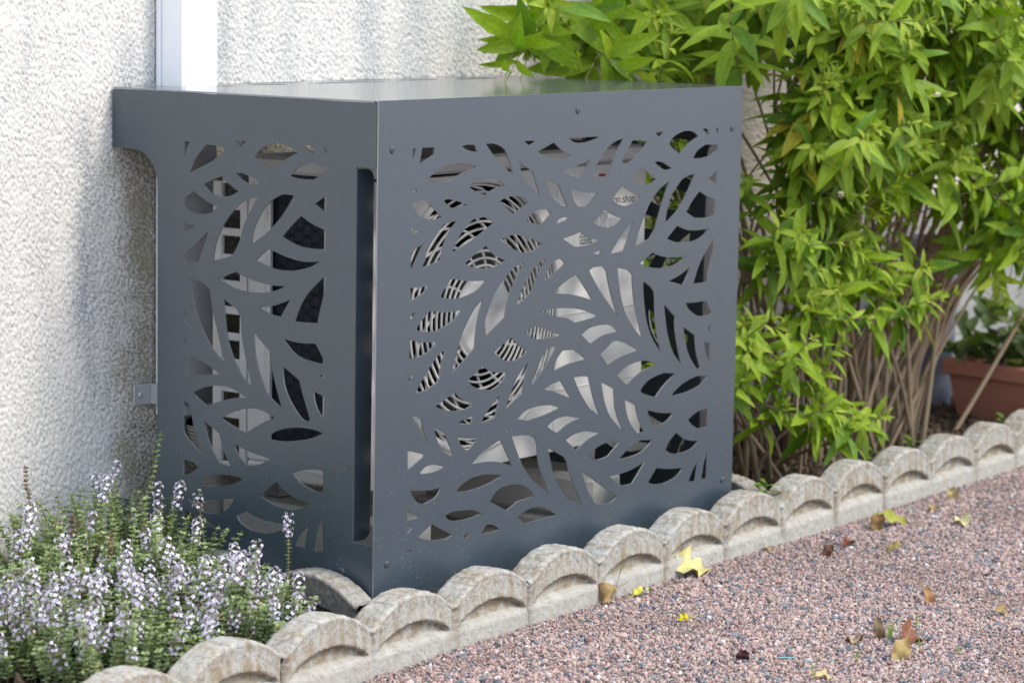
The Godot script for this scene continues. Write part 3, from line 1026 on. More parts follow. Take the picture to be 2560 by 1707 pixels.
# ---------------------------------------------------------------- the air conditioner
func build_unit() -> void:
	var x0 := 0.115
	var x1 := 0.966
	var y0 := 0.161
	var y1 := 0.736
	var zf := -0.12
	var zb := -0.395
	var t := thing("air_conditioner", "off-white outdoor air conditioner inside the perforated metal cover", "air conditioner", Vector3(x0, y0, zf))
	var w := x1 - x0
	var h := y1 - y0
	var d := zf - zb
	var shell := paint(Color(0.84, 0.83, 0.80), 0.45)
	bump(shell, 0.012, 3.0, 0.04, 3, 70)
	var dark := paint(Color(0.012, 0.012, 0.013), 0.6)
	var fc := Vector2(0.429 - x0, 0.445 - y0)
	# casing: top, base tray, back frame, right side, partition
	var m := MB.new()
	m.box(Vector3(0, h - 0.03, -d), Vector3(w, h, -0.002), 0.006)
	part("top_cover", m.commit(), shell, t)
	m = MB.new()
	m.box(Vector3(0, 0, -d), Vector3(w, 0.028, -0.002), 0.005)
	part("base_tray", m.commit(), shell, t)
	m = MB.new()
	m.box(Vector3(w - 0.30, 0.0282, -d + 0.002), Vector3(w - 0.001, h - 0.0302, -0.0165), 0.004)
	part("service_compartment", m.commit(), shell, t)
	m = MB.new()
	m.box(Vector3(0.001, 0.0282, -0.098), Vector3(0.012, h - 0.0302, -0.0165), 0.003)
	part("corner_post", m.commit(), shell, t)
	m = MB.new()
	m.box(Vector3(0.0, 0.0282, -d), Vector3(0.014, h - 0.0302, -d + 0.045), 0.004)
	m.box(Vector3(0.004, 0.0282, -d + 0.045), Vector3(0.012, h - 0.0302, -d + 0.052), 0.001)
	part("rear_post", m.commit(), shell, t)
	# front panel with the round fan opening
	var fm := plate(rect(0, 0.004, w, h - 0.034), [disc(fc, 0.246, 72)], Vector3(0, 0, 0.002), Vector3.RIGHT, Vector3.UP, 0.016, shell, shell)
	var front := part("front_panel", fm, null, t)
	m = MB.new()
	# panel joints of the front as shallow raised ribs
	for yy in [0.120, 0.262, 0.352]:
		m.box(Vector3(0.56, yy - 0.0015, 0.0015), Vector3(w - 0.002, yy + 0.0015, 0.0036), 0.0008)
	m.box(Vector3(0.556, 0.03, 0.0015), Vector3(0.559, h - 0.06, 0.0036), 0.0008)
	part("rib", m.commit(), shell, front)
	# rolled ring round the opening
	m = MB.new()
	var ring := PackedVector3Array()
	for k in 73:
		ring.append(Vector3(fc.x + cos(TAU * k / 72.0) * 0.247, fc.y + sin(TAU * k / 72.0) * 0.247, 0.004))
	m.tube(ring, 0.006, 0.006, 8, false)
	part("fan_ring", m.commit(), shell, t)
	# grille of rings and swirling spokes
	var g := MB.new()
	for k in 13:
		var r := 0.080 + k * 0.0132
		var pts := PackedVector3Array()
		for a in 61:
			pts.append(Vector3(fc.x + cos(TAU * a / 60.0) * r, fc.y + sin(TAU * a / 60.0) * r, 0.016 - 0.02 * pow(r / 0.25, 3.0)))
		g.tube(pts, 0.0026, 0.0026, 5, false)
	for k in 18:
		var pts2 := PackedVector3Array()
		for a in 11:
			var r := 0.070 + 0.178 * a / 10.0
			var th := TAU * k / 18.0 + 1.15 * (a / 10.0) * (a / 10.0) + 0.25 * a / 10.0
			pts2.append(Vector3(fc.x + cos(th) * r, fc.y + sin(th) * r, 0.012 - 0.02 * pow(r / 0.25, 3.0)))
		g.tube(pts2, 0.0030, 0.0030, 5, false)
	part("fan_grille", g.commit(), shell, t)
	m = MB.new()
	m.lathe([Vector2(0.079, 0.0), Vector2(0.079, 0.006), Vector2(0.070, 0.012), Vector2(0.03, 0.0145), Vector2(0.00001, 0.015)], Vector3(fc.x, fc.y, 0.010), 40, Basis(Vector3.RIGHT, PI / 2))
	part("grille_cap", m.commit(), shell, t)
	# dark fan well and the fan
	m = MB.new()
	m.lathe([Vector2(0.00001, -0.13), Vector2(0.244, -0.13), Vector2(0.246, -0.012)], Vector3(fc.x, fc.y, 0.0), 40, Basis(Vector3.RIGHT, PI / 2))
	part("fan_well", m.commit(), dark, t)
	var fan := MB.new()
	fan.lathe([Vector2(0.055, -0.09), Vector2(0.055, -0.03), Vector2(0.03, -0.022), Vector2(0.00001, -0.02)], Vector3(fc.x, fc.y, 0.0), 24, Basis(Vector3.RIGHT, PI / 2))
	for k in 3:
		for a in 8:
			var q := []
			for e in [[a, 0], [a + 1, 0], [a + 1, 1], [a, 1]]:
				var th: float = TAU * k / 3.0 + e[0] * 0.105
				var r: float = 0.05 if e[1] == 0 else 0.225
				q.append(Vector3(fc.x + cos(th) * r, fc.y + sin(th) * r, -0.03 - 0.006 * e[0]))
			fan.quad(q[0], q[1], q[2], q[3])
	part("fan", fan.commit(), paint(Color(0.09, 0.09, 0.085), 0.5), t)
	# condenser coil on the left flank with its wire guard
	var fins := StandardMaterial3D.new()
	var fi := Image.create(64, 64, false, Image.FORMAT_RGB8)
	for py in 64:
		for px in 64:
			var c := Color(0.008, 0.016, 0.030) if px % 8 < 4 else Color(0.026, 0.045, 0.075)
			fi.set_pixel(px, py, (c * (0.8 + 0.4 * sin(py * 0.4 + px) * 0.3)).linear_to_srgb())
	fins.albedo_texture = ImageTexture.create_from_image(fi)
	fins.roughness = 0.5
	fins.uv1_triplanar = true
	fins.uv1_scale = Vector3.ONE * 40.0
	m = MB.new()
	m.box(Vector3(0.018, 0.03, -d + 0.03), Vector3(0.040, h - 0.031, -0.02))
	m.box(Vector3(0.0405, 0.03, -d + 0.004), Vector3(w - 0.301, h - 0.031, -d + 0.026))
	part("condenser_coil", m.commit(), fins, t)
	g = MB.new()
	var cell := 0.019
	for row in 24:
		for col in 9:
			var z := -0.100 - col * cell * 0.866 * 1.16
			var y := 0.045 + row * cell * 1.18 + (cell * 0.59 if col % 2 else 0.0)
			if y > h - 0.05:
				continue
			var zc := z - cell * 1.0
			for e in [[0, 0.0, -cell * 0.40, 0.0, cell * 0.40], [1, 0.0, cell * 0.40, -cell * 1.0, cell * 0.59], [2, 0.0, -cell * 0.40, -cell * 1.0, -cell * 0.59]]:
				if z + e[3] < -d + 0.05:
					continue
				g.tube(PackedVector3Array([Vector3(0.014, y + e[2], z + e[1]), Vector3(0.0145, y + e[4], z + e[3])]), 0.0009, 0.0009, 4, false)
	part("wire_guard", g.commit(), paint(Color(0.015, 0.017, 0.02), 0.5), t)
	# ladder-like plastic guard standing behind the rear post
	var lad := MB.new()
	lad.box(Vector3(0.002, 0.0, -d - 0.020), Vector3(0.012, h - 0.05, -d - 0.004), 0.002)
	lad.box(Vector3(0.002, 0.0, -d - 0.085), Vector3(0.012, h - 0.05, -d - 0.063), 0.002)
	for k in 12:
		var yy := 0.004 + k * 0.047
		lad.box(Vector3(0.0025, yy, -d - 0.0628), Vector3(0.0115, yy + 0.014, -d - 0.0202), 0.002)
	part("side_guard", lad.commit(), shell, t)
	# labels printed on the front: web address, warning triangle, notice
	var ink := paint(Color(0.10, 0.10, 0.10), 0.7)
	var lab := paint(Color(0.80, 0.79, 0.77), 0.6)
	var red := paint(Color(0.42, 0.03, 0.05), 0.5)
	m = MB.new()
	m.box(Vector3(0.612, 0.372, 0.0021), Vector3(0.812, 0.455, 0.0026))
	var st := part("sticker", m.commit(), lab, t)
	text("rton.shop", 0.0145, Vector3(0.7715, 0.4712, 0.0022), ink, t)
	m = MB.new()
	m.box(Vector3(0.690, 0.5185, 0.0021), Vector3(0.7125, 0.5238, 0.0028))
	part("red_mark", m.commit(), red, t)
	# warning triangle as three bars
	m = MB.new()
	var tri := [Vector3(0.6306, 0.4063, 0.0030), Vector3(0.6535, 0.4063, 0.0030), Vector3(0.6415, 0.4205, 0.0030)]
	for k in 3:
		m.tube(PackedVector3Array([tri[k], tri[(k + 1) % 3]]), 0.0010, 0.0010, 4)
	part("warning_triangle", m.commit(), ink, st)
	text("ATTENTION", 0.0052, Vector3(0.6505, 0.3998, 0.0027), ink, st)
	text("Risque de feu", 0.0043, Vector3(0.6515, 0.3945, 0.0027), ink, st)
	# open-book pictogram with an i
	m = MB.new()
	for q in [[[0.700, 0.435], [0.7095, 0.433], [0.7095, 0.447], [0.700, 0.449]], [[0.7095, 0.433], [0.720, 0.435], [0.720, 0.449], [0.7095, 0.447]]]:
		for k in 4:
			m.tube(PackedVector3Array([Vector3(q[k][0], q[k][1], 0.003), Vector3(q[(k + 1) % 4][0], q[(k + 1) % 4][1], 0.003)]), 0.0005, 0.0005, 4)
	part("book_pictogram", m.commit(), ink, st)
	text("i", 0.010, Vector3(0.7148, 0.441, 0.0027), ink, st)
	# lines of fine print, too small to read
	m = MB.new()
	for q in [[0.7255, 0.7642, 0.4375, 7], [0.6975, 0.7205, 0.4305, 4], [0.7680, 0.8010, 0.4380, 15], [0.662, 0.690, 0.4400, 6]]:
		for k in int(q[3]):
			var yy: float = q[2] - k * 0.0031
			var xx: float = q[0]
			while xx < q[1] - 0.003 * rng.randf():
				var ww := rng.randf_range(0.0015, 0.0055)
				m.box(Vector3(xx, yy - 0.0012, 0.0026), Vector3(minf(xx + ww, q[1]), yy, 0.0028))
				xx += ww + 0.0011
	part("fine_print", m.commit(), paint(Color(0.22, 0.22, 0.22), 0.7), st)
	# rubber feet blocks carrying the unit, each a thing of its own
	var bm := paint(Color(0.56, 0.55, 0.52), 0.8)
	bump(bm, 0.05, 4.0, 0.05, 4, 77)
	var names := ["grey ribbed support block under the left of the air conditioner", "grey ribbed support block under the right of the air conditioner"]
	for k in 2:
		var bl := thing("support_block", names[k], "support", Vector3([0.21, 0.80][k], -0.012, -0.27), 0.0, "support blocks of the air conditioner")
		m = MB.new()
		m.box(Vector3(-0.075, 0, -0.23), Vector3(0.075, 0.034, 0.20), 0.006)
		part("foot", m.commit(), bm, bl)
		m = MB.new()
		m.box(Vector3(-0.055, 0.0342, -0.225), Vector3(0.055, 0.120, 0.19), 0.010)
		part("beam", m.commit(), bm, bl)
		for zz in [-0.13, 0.13]:
			m = MB.new()
			m.box(Vector3(-0.02, 0.1202, zz - 0.02), Vector3(0.02, 0.1728, zz + 0.02), 0.004)
			part("bolt_mount", m.commit(), zinc_dark(), bl)
	# hoses: grey drain hose and dark insulated pipes down by the wall
	var hose := MB.new()
	var hp := PackedVector3Array()
	for k in 60:
		var u := k / 59.0
		hp.append(Vector3(0.155 + 0.03 * sin(u * 3.0), 0.24 - 0.245 * u, -0.545 + 0.04 * u * u))
	for k in 59:
		hose.tube(PackedVector3Array([hp[k], (hp[k] + hp[k + 1]) / 2.0, hp[k + 1]]), 0.026 + (0.0016 if k % 2 else 0.0), 0.026 + (0.0016 if k % 2 else 0.0), 16, true)
	var ho := part("drain_hose", hose.commit(), paint(Color(0.36, 0.34, 0.31), 0.7), self)
	tag(ho, "grey ribbed hose below the end of the white trunking", "hose")


func zinc_dark() -> StandardMaterial3D:
	return paint(Color(0.30, 0.30, 0.30), 0.5, 0.6)


func text(s: String, height: float, at: Vector3, m: Material, parent: Node) -> void:
	var f := SystemFont.new()
	f.font_names = PackedStringArray(["Droid Sans"])
	var tm := TextMesh.new()
	tm.text = s
	tm.font = f
	tm.font_size = 64
	tm.pixel_size = height / 46.0
	tm.depth = 0.0004
	tm.curve_step = 2.0
	part("lettering", tm, m, parent, Transform3D(Basis(), at + Vector3(0, 0, 0.0003)))


# ---------------------------------------------------------------- scalloped concrete edging
const ARCH := 0.226

func edging_mesh(arches: int, sd: int, mossy := 0.0) -> ArrayMesh:
	# x along the row from 0, front face at z = 0 looking +z, back at z = -THICK; y = 0 at gravel
	var thick := 0.058
	var r := RandomNumberGenerator.new()
	r.seed = sd
	var off := sd * 7.31
	var n1 := noise(60.0, 3, FastNoiseLite.TYPE_SIMPLEX_SMOOTH, 200 + sd)
	var n2 := noise(14.0, 3, FastNoiseLite.TYPE_SIMPLEX_SMOOTH, 230 + sd)
	var n3 := noise(170.0, 2, FastNoiseLite.TYPE_SIMPLEX, 260 + sd)
	var m := MB.new()
	var L := ARCH * arches
	var nu := int(L / 0.0037)
	var top := 0.119
	var sag := 0.047
	var R := (ARCH * ARCH / 4.0 + sag * sag) / (2.0 * sag)
	var rows := 58
	var rad := 0.009
	var pos := []
	for a in nu + 1:
		var u := L * a / nu
		var q := fposmod(u, ARCH) - ARCH / 2.0
		if a == nu:
			q = ARCH / 2.0
		var hh := top - R + sqrt(R * R - q * q)
		# soften the valley
		var va := ARCH / 2.0 - absf(q)
		hh += 0.006 * exp(-va / 0.006)
		var endr := minf(u, L - u)
		var prof := []
		var nf := 62
		for b in nf + 1:
			prof.append(Vector2(lerpf(-0.06, hh - rad, b / float(nf)), 0.0))
		for b in 4:
			var an := deg_to_rad(22.5 * (b + 1))
			prof.append(Vector2(hh - rad + sin(an) * rad, -rad + cos(an) * rad))
		for b in 14:
			prof.append(Vector2(hh, -rad - (thick - 2.0 * rad) * (b + 1) / 14.0))
		for b in 4:
			var an := deg_to_rad(22.5 * (b + 1))
			prof.append(Vector2(hh - rad + cos(an) * rad, -thick + rad - sin(an) * rad))
		for b in 3:
			prof.append(Vector2(lerpf(hh - rad, -0.06, (b + 1) / 3.0), -thick))
		rows = prof.size()
		for b in rows:
			var p: Vector2 = prof[b]
			var y := p.x
			var z := p.y
			if b <= nf:
				# inner arch: recessed field above a sloping ledge
				var ia := 0.069 - 0.19 + sqrt(0.0361 - q * q)
				var in_arch := smoothstep(0.0, 0.004, ia - y) * smoothstep(0.0, 0.006, 0.104 - absf(q))
				var led := smoothstep(0.035, 0.0405, y)
				z -= 0.012 * in_arch * led
				# band above the ledge line leans back a little
				z -= 0.002 * smoothstep(0.028, 0.034, y)
				# joint between neighbouring arches
				z -= 0.0045 * exp(-pow(va / 0.007, 2.0)) * smoothstep(-0.05, 0.02, y)
			if endr < 0.006:
				z = lerpf(z, -thick / 2.0, pow(1.0 - endr / 0.006, 2.0) * 0.14)
			var wob := 0.0011 * n1.get_noise_3d(u + off, y, z) + 0.0006 * n3.get_noise_3d(u + off, y, z)
			if b > nf:
				wob *= 1.9
			var e := Vector3(0, 0, 1)
			if b > nf and b < rows - 3:
				e = Vector3(0, 1, 0)
			elif b >= rows - 3:
				e = Vector3(0, 0, -1)
			pos.append(Vector3(u, y, z) + e * wob)
			# colour: pale cement, ochre run-off, lichen crust on the crown
			var c := mixc(Color(0.52, 0.50, 0.465), Color(0.60, 0.585, 0.55), n2.get_noise_2d(u * 2.0 + off, y * 2.0) + 0.4)
			var och := n2.get_noise_2d(u * 3.0 + off + 3.0, y * 0.7) + 0.25 * n1.get_noise_2d(u + off, y)
			var upper := 1.0 if y > 0.046 or b > nf else 0.0
			if b <= nf and y > 0.041 and y < 0.069 - 0.19 + sqrt(0.0361 - q * q) and absf(q) < 0.10:
				# run-off stain inside the recess
				c = mixc(c, Color(0.36, 0.29, 0.18), 0.35 + 0.9 * n2.get_noise_2d(u * 2.5 + off + 5.0, y * 3.0) + 0.25 * n3.get_noise_2d(u + off, y))
			if y > 0.030 or b > nf:
				c = mixc(c, Color(0.34, 0.25, 0.13), (och + 0.12) * 0.9 * (0.35 + 0.65 * upper) + 0.12 * upper)
			if b <= nf and va < 0.022:
				c = mixc(c, Color(0.30, 0.24, 0.165), (1.0 - va / 0.022) * (0.35 + och))
			# broken dark line along the top of the inner arch
			if b <= nf:
				var ia2 := 0.069 - 0.19 + sqrt(0.0361 - q * q)
				var dd := absf(y - ia2 + 0.002)
				if dd < 0.006 and n3.get_noise_2d(u * 1.3 + off, y) + n1.get_noise_2d(u, off) * 0.7 > -0.15 and absf(q) < 0.098:
					c = mixc(c, Color(0.15, 0.11, 0.075), 0.6)
			if b > nf or y > hh - 0.026:
				var li := n1.get_noise_3d(u * 1.5 + off, y * 1.5, z * 1.5)
				var l2 := n3.get_noise_3d(u * 1.1, y * 1.1 + off, z * 1.1)
				if li + l2 * 0.7 > 0.16:
					c = mixc(c, Color(0.56, 0.56, 0.55), 0.6)
				elif li + l2 * 0.5 < -0.24:
					c = mixc(c, Color(0.19, 0.195, 0.20), 0.45)
				elif n2.get_noise_2d(u * 4.0 + off, z * 4.0 + 9.0) > 0.36:
					c = mixc(c, Color(0.40, 0.22, 0.08), 0.45)
			if n3.get_noise_2d(u * 0.9 + off, y * 0.9) > 0.62:
				c = mixc(c, Color(0.2, 0.18, 0.16), 0.45)
			if mossy > 0.0:  # darker grey over the front face, weaker on the top
				c = mixc(c, mixc(Color(0.13, 0.125, 0.11), Color(0.24, 0.235, 0.22), n3.get_noise_3d(u, y, z) + n1.get_noise_3d(u, y, z) + 0.5), mossy if b <= nf + 2 else mossy * 0.35)
			m.c.append(c)
	m.v = PackedVector3Array(pos)
	m.n.resize(pos.size())
	m.t.resize(pos.size())
	for a in nu + 1:
		for b in rows:
			var p := m.v[mini(a + 1, nu) * rows + b] - m.v[maxi(a - 1, 0) * rows + b]
			var q := m.v[a * rows + mini(b + 1, rows - 1)] - m.v[a * rows + maxi(b - 1, 0)]
			m.n[a * rows + b] = p.cross(q).normalized()
	for a in nu:
		for b in rows - 1:
			var k := a * rows + b
			m.i.append_array([k, k + 1, k + rows, k + 1, k + rows + 1, k + rows])
	# end faces
	for e in [0, nu]:
		var nn := Vector3(-1 if e == 0 else 1, 0, 0)
		m.col = Color(0.45, 0.42, 0.36)
		var first := m.v.size()
		m.vert(Vector3(L * e / nu, 0.03, -thick / 2.0), nn)
		for b in rows:
			m.vert(m.v[e * rows + b], nn)
		for b in rows - 1:
			if e == 0:
				m.i.append_array([first, first + 1 + b, first + 2 + b])
			else:
				m.i.append_array([first, first + 2 + b, first + 1 + b])
	return m.commit()


func speckle(sd: int) -> ImageTexture:
	# sand grains in cement: light, dark and rusty specks
	var im := Image.create(512, 512, false, Image.FORMAT_RGB8)
	var f := noise(0.22, 2, FastNoiseLite.TYPE_SIMPLEX, sd)
	var g := noise(0.09, 2, FastNoiseLite.TYPE_SIMPLEX, sd + 1)
	for y in 512:
		for x in 512:
			var a := f.get_noise_2d(x, y)
			var b := g.get_noise_2d(x, y)
			var c := Color(0.90, 0.90, 0.89)
			if a > 0.45:
				c = Color(1, 1, 1)
			elif a < -0.50:
				c = Color(0.60, 0.58, 0.56)
			if b > 0.55:
				c = c * Color(0.86, 0.78, 0.68)
			elif b < -0.55:
				c = c * Color(0.82, 0.83, 0.84)
			im.set_pixel(x, y, c)
	return ImageTexture.create_from_image(im)


func build_edging() -> void:
	var em := tinted(0.92)
	bump(em, 0.10, 9.0, 0.09, 4, 90)
	em.albedo_texture = speckle(91)
	var meshes := [edging_mesh(3, 1), edging_mesh(3, 2), edging_mesh(3, 3), edging_mesh(2, 4, 0.85)]
	var turn := atan(0.0375)
	var L := ARCH * 3.0
	var labels := {
		-2: "scalloped concrete edging stone at the lower left behind the thyme's front",
		-1: "scalloped concrete edging stone in front of the cover's near corner",
		0: "scalloped concrete edging stone in front of the middle of the cover",
		1: "scalloped concrete edging stone at the cover's far right end",
		2: "scalloped concrete edging stone below the shrub, blurred in the distance",
		4: "scalloped concrete edging stone beyond the trough, past the right edge",
		3: "scalloped concrete edging stone furthest along the row beside the flower trough",
	}
	for k in range(-2, 5):
		var o := part(numbered("edging_stone"), meshes[posmod(k, 3)], em, self)
		o.position = row_at(k * L + 0.0008) + Vector3(0, GRAVEL_Y, 0)
		o.rotation = Vector3(0, turn, [0.0, 0.004, -0.003][posmod(k, 3)])
		o.scale = Vector3((L - 0.0015) / L, 1, 1)
		tag(o, labels[k], "edging stone", "scalloped edging along the gravel")
	# two-arch stones that close the bed on either side of the cover
	var o2 := part(numbered("edging_stone"), meshes[3], em, self, Transform3D(Basis(Vector3.UP, -PI / 2), Vector3(-0.062, GRAVEL_Y + 0.004, -0.440)))
	tag(o2, "dark grey scalloped stone along the cover's left side, half behind thyme", "edging stone", "scalloped edging beside the cover")
	var o3 := part(numbered("edging_stone"), meshes[3], em, self, Transform3D(Basis(Vector3.UP, -PI / 2), Vector3(WIDE + 0.045, GRAVEL_Y + 0.006, -0.40)))
	tag(o3, "grey scalloped stone set back between the cover's right edge and the shrub", "edging stone", "scalloped edging beside the cover")


# ---------------------------------------------------------------- leaves
func leaf_mesh(width: float, bend: float, fold: float, twist: float, wave: float) -> ArrayMesh:
	# grows along +y from 0 to 1, upper side +z
	var m := MB.new()
	var rows := 10
	for a in rows + 1:
		var s := a / float(rows)
		var w := width * pow(sin(PI * pow(s * 0.96 + 0.02, 0.82)), 0.9) * (1.0 - 0.12 * s)
		if a == rows:
			w = 0.002
		var an := bend * s
		var cy := sin(an) / bend if absf(bend) > 0.01 else s
		var cz := (cos(an) - 1.0) / bend if absf(bend) > 0.01 else 0.0
		var up := Vector3(0, sin(an) * -0.0 - sin(-an) * 1.0, cos(an)) if false else Vector3(0, sin(an), cos(an))
		var sidev := Vector3(cos(twist * s), 0, sin(twist * s))
		for b in 5:
			var u := (b - 2) / 2.0
			var jag := 1.0 + 0.05 * sin(a * 2.9 + b) * absf(u)
			var p := Vector3(0, cy, cz) + sidev * (u * w * jag) + up * (absf(u) * w * fold + wave * w * sin(s * 17.0 + b) * absf(u) * 0.4)
			m.vert(p, Vector3(0, 0, 1), Vector2(u * 0.5 + 0.5, 1.0 - s))
	for a in rows:
		for b in 4:
			var k := a * 5 + b
			m.i.append_array([k, k + 5, k + 1, k + 1, k + 5, k + 6])
	for a in rows + 1:
		for b in 5:
			var du := m.v[a * 5 + mini(b + 1, 4)] - m.v[a * 5 + maxi(b - 1, 0)]
			var dv := m.v[mini(a + 1, rows) * 5 + b] - m.v[maxi(a - 1, 0) * 5 + b]
			m.n[a * 5 + b] = du.cross(dv).normalized()
	return m.commit()


func leaf_skin(sd: int) -> Array:
	# veined leaf: colour multiplier and relief
	var w := 96
	var h := 256
	var im := Image.create(w, h, false, Image.FORMAT_RGB8)
	var hm := Image.create(w, h, false, Image.FORMAT_L8)
	var n := noise(0.03, 3, FastNoiseLite.TYPE_SIMPLEX_SMOOTH, sd)
	for y in h:
		for x in w:
			var u := absf(x / (w - 1.0) - 0.5) * 2.0
			var s := 1.0 - y / (h - 1.0)
			var k := 0.86 + 0.10 * n.get_noise_2d(x, y)
			var mid := exp(-pow(u / 0.045, 2.0))
			var ph := fposmod((s - u * 0.10) * 19.0, 1.0)
			var vein := exp(-pow((ph - 0.5) / 0.10, 2.0)) * (1.0 - 0.6 * u)
			var c := Color(k, k, k * 0.96)
			c = mixc(c, Color(1.0, 1.0, 0.85), mid * 0.6 + vein * 0.18)
			im.set_pixel(x, y, c)
			hm.set_pixel(x, y, Color(1, 1, 1) * clampf(0.6 - 0.5 * mid - 0.35 * vein, 0.0, 1.0))
	return [ImageTexture.create_from_image(im), ImageTexture.create_from_image(hm)]


func leaf_material(lin: Color, skin: Array, tint := false) -> StandardMaterial3D:
	var m := paint(lin, 0.55)
	m.metallic_specular = 0.38
	m.albedo_texture = skin[0]
	m.heightmap_enabled = true
	m.heightmap_texture = skin[1]
	m.heightmap_scale = 0.06
	m.backlight_enabled = true
	m.backlight = Color(0.72, 0.8, 0.32)
	if tint:
		m.albedo_color = Color(1, 1, 1)
		m.vertex_color_use_as_albedo = true
	return m


# ---------------------------------------------------------------- the verbena
var leaves := []

func shoot(base: Vector3, dir: Vector3, length: float, size: float, droop: float) -> PackedVector3Array:
	var pts := PackedVector3Array()
	var p := base
	var d := dir.normalized()
	var steps := maxi(5, int(length / (0.033 * (0.55 + 0.45 * size))))
	var spin := rng.randf() * TAU
	pts.append(p)
	for k in steps:
		d = (d + Vector3(rng.randf_range(-0.05, 0.05), droop * 0.06, rng.randf_range(-0.05, 0.05))).normalized()
		p += d * length / steps
		pts.append(p)
		var s := (k + 1.0) / steps
		var e := d.cross(Vector3(0.3, 0.2, 0.9)).normalized()
		var f := d.cross(e)
		spin += PI / 3.0 + rng.randf_range(-0.15, 0.15)
		var big := size * (0.28 + 0.72 * smoothstep(0.0, 0.55, 1.0 - s)) * rng.randf_range(0.85, 1.12)
		var open := lerpf(1.35, 0.45, s * s) + rng.randf_range(-0.15, 0.15)
		for q in 3:
			if rng.randf() < 0.06:
				continue
			var th := spin + q * TAU / 3.0 + rng.randf_range(-0.2, 0.2)
			var rad := e * cos(th) + f * sin(th)
			var ld := (d * cos(open) + rad * sin(open) + Vector3(0, -0.42 * (1.0 - 0.6 * s), 0)).normalized()
			var nn := d - ld * d.dot(ld)
			nn = (nn.normalized() + Vector3(0, 0.5, 0) + Vector3(rng.randf_range(-0.2, 0.2), 0, rng.randf_range(-0.2, 0.2)))
			nn = (nn - ld * nn.dot(ld)).normalized()
			var L := 0.118 * big * rng.randf_range(0.88, 1.12)
			var b := Basis(ld.cross(nn) * L, ld * L, nn * L)
			leaves.append([Transform3D(b, p), s, p.distance_to(EYE)])
		if k == steps - 1:
			# bud at the tip
			for q in 4:
				var th := q * TAU / 4.0 + spin
				var ld := (d + (e * cos(th) + f * sin(th)) * 0.5).normalized()
				var nn := (d - ld * d.dot(ld)).normalized()
				var L := 0.030 * size
				leaves.append([Transform3D(Basis(ld.cross(nn) * L, ld * L, nn * L), p), 1.0, p.distance_to(EYE)])
	return pts


func in_ball(c: Vector3, r: Vector3) -> Vector3:
	while true:
		var q := Vector3(rng.randf_range(-1, 1), rng.randf_range(-1, 1), rng.randf_range(-1, 1))
		if q.length() <= 1.0:
			return c + q * r
	return c


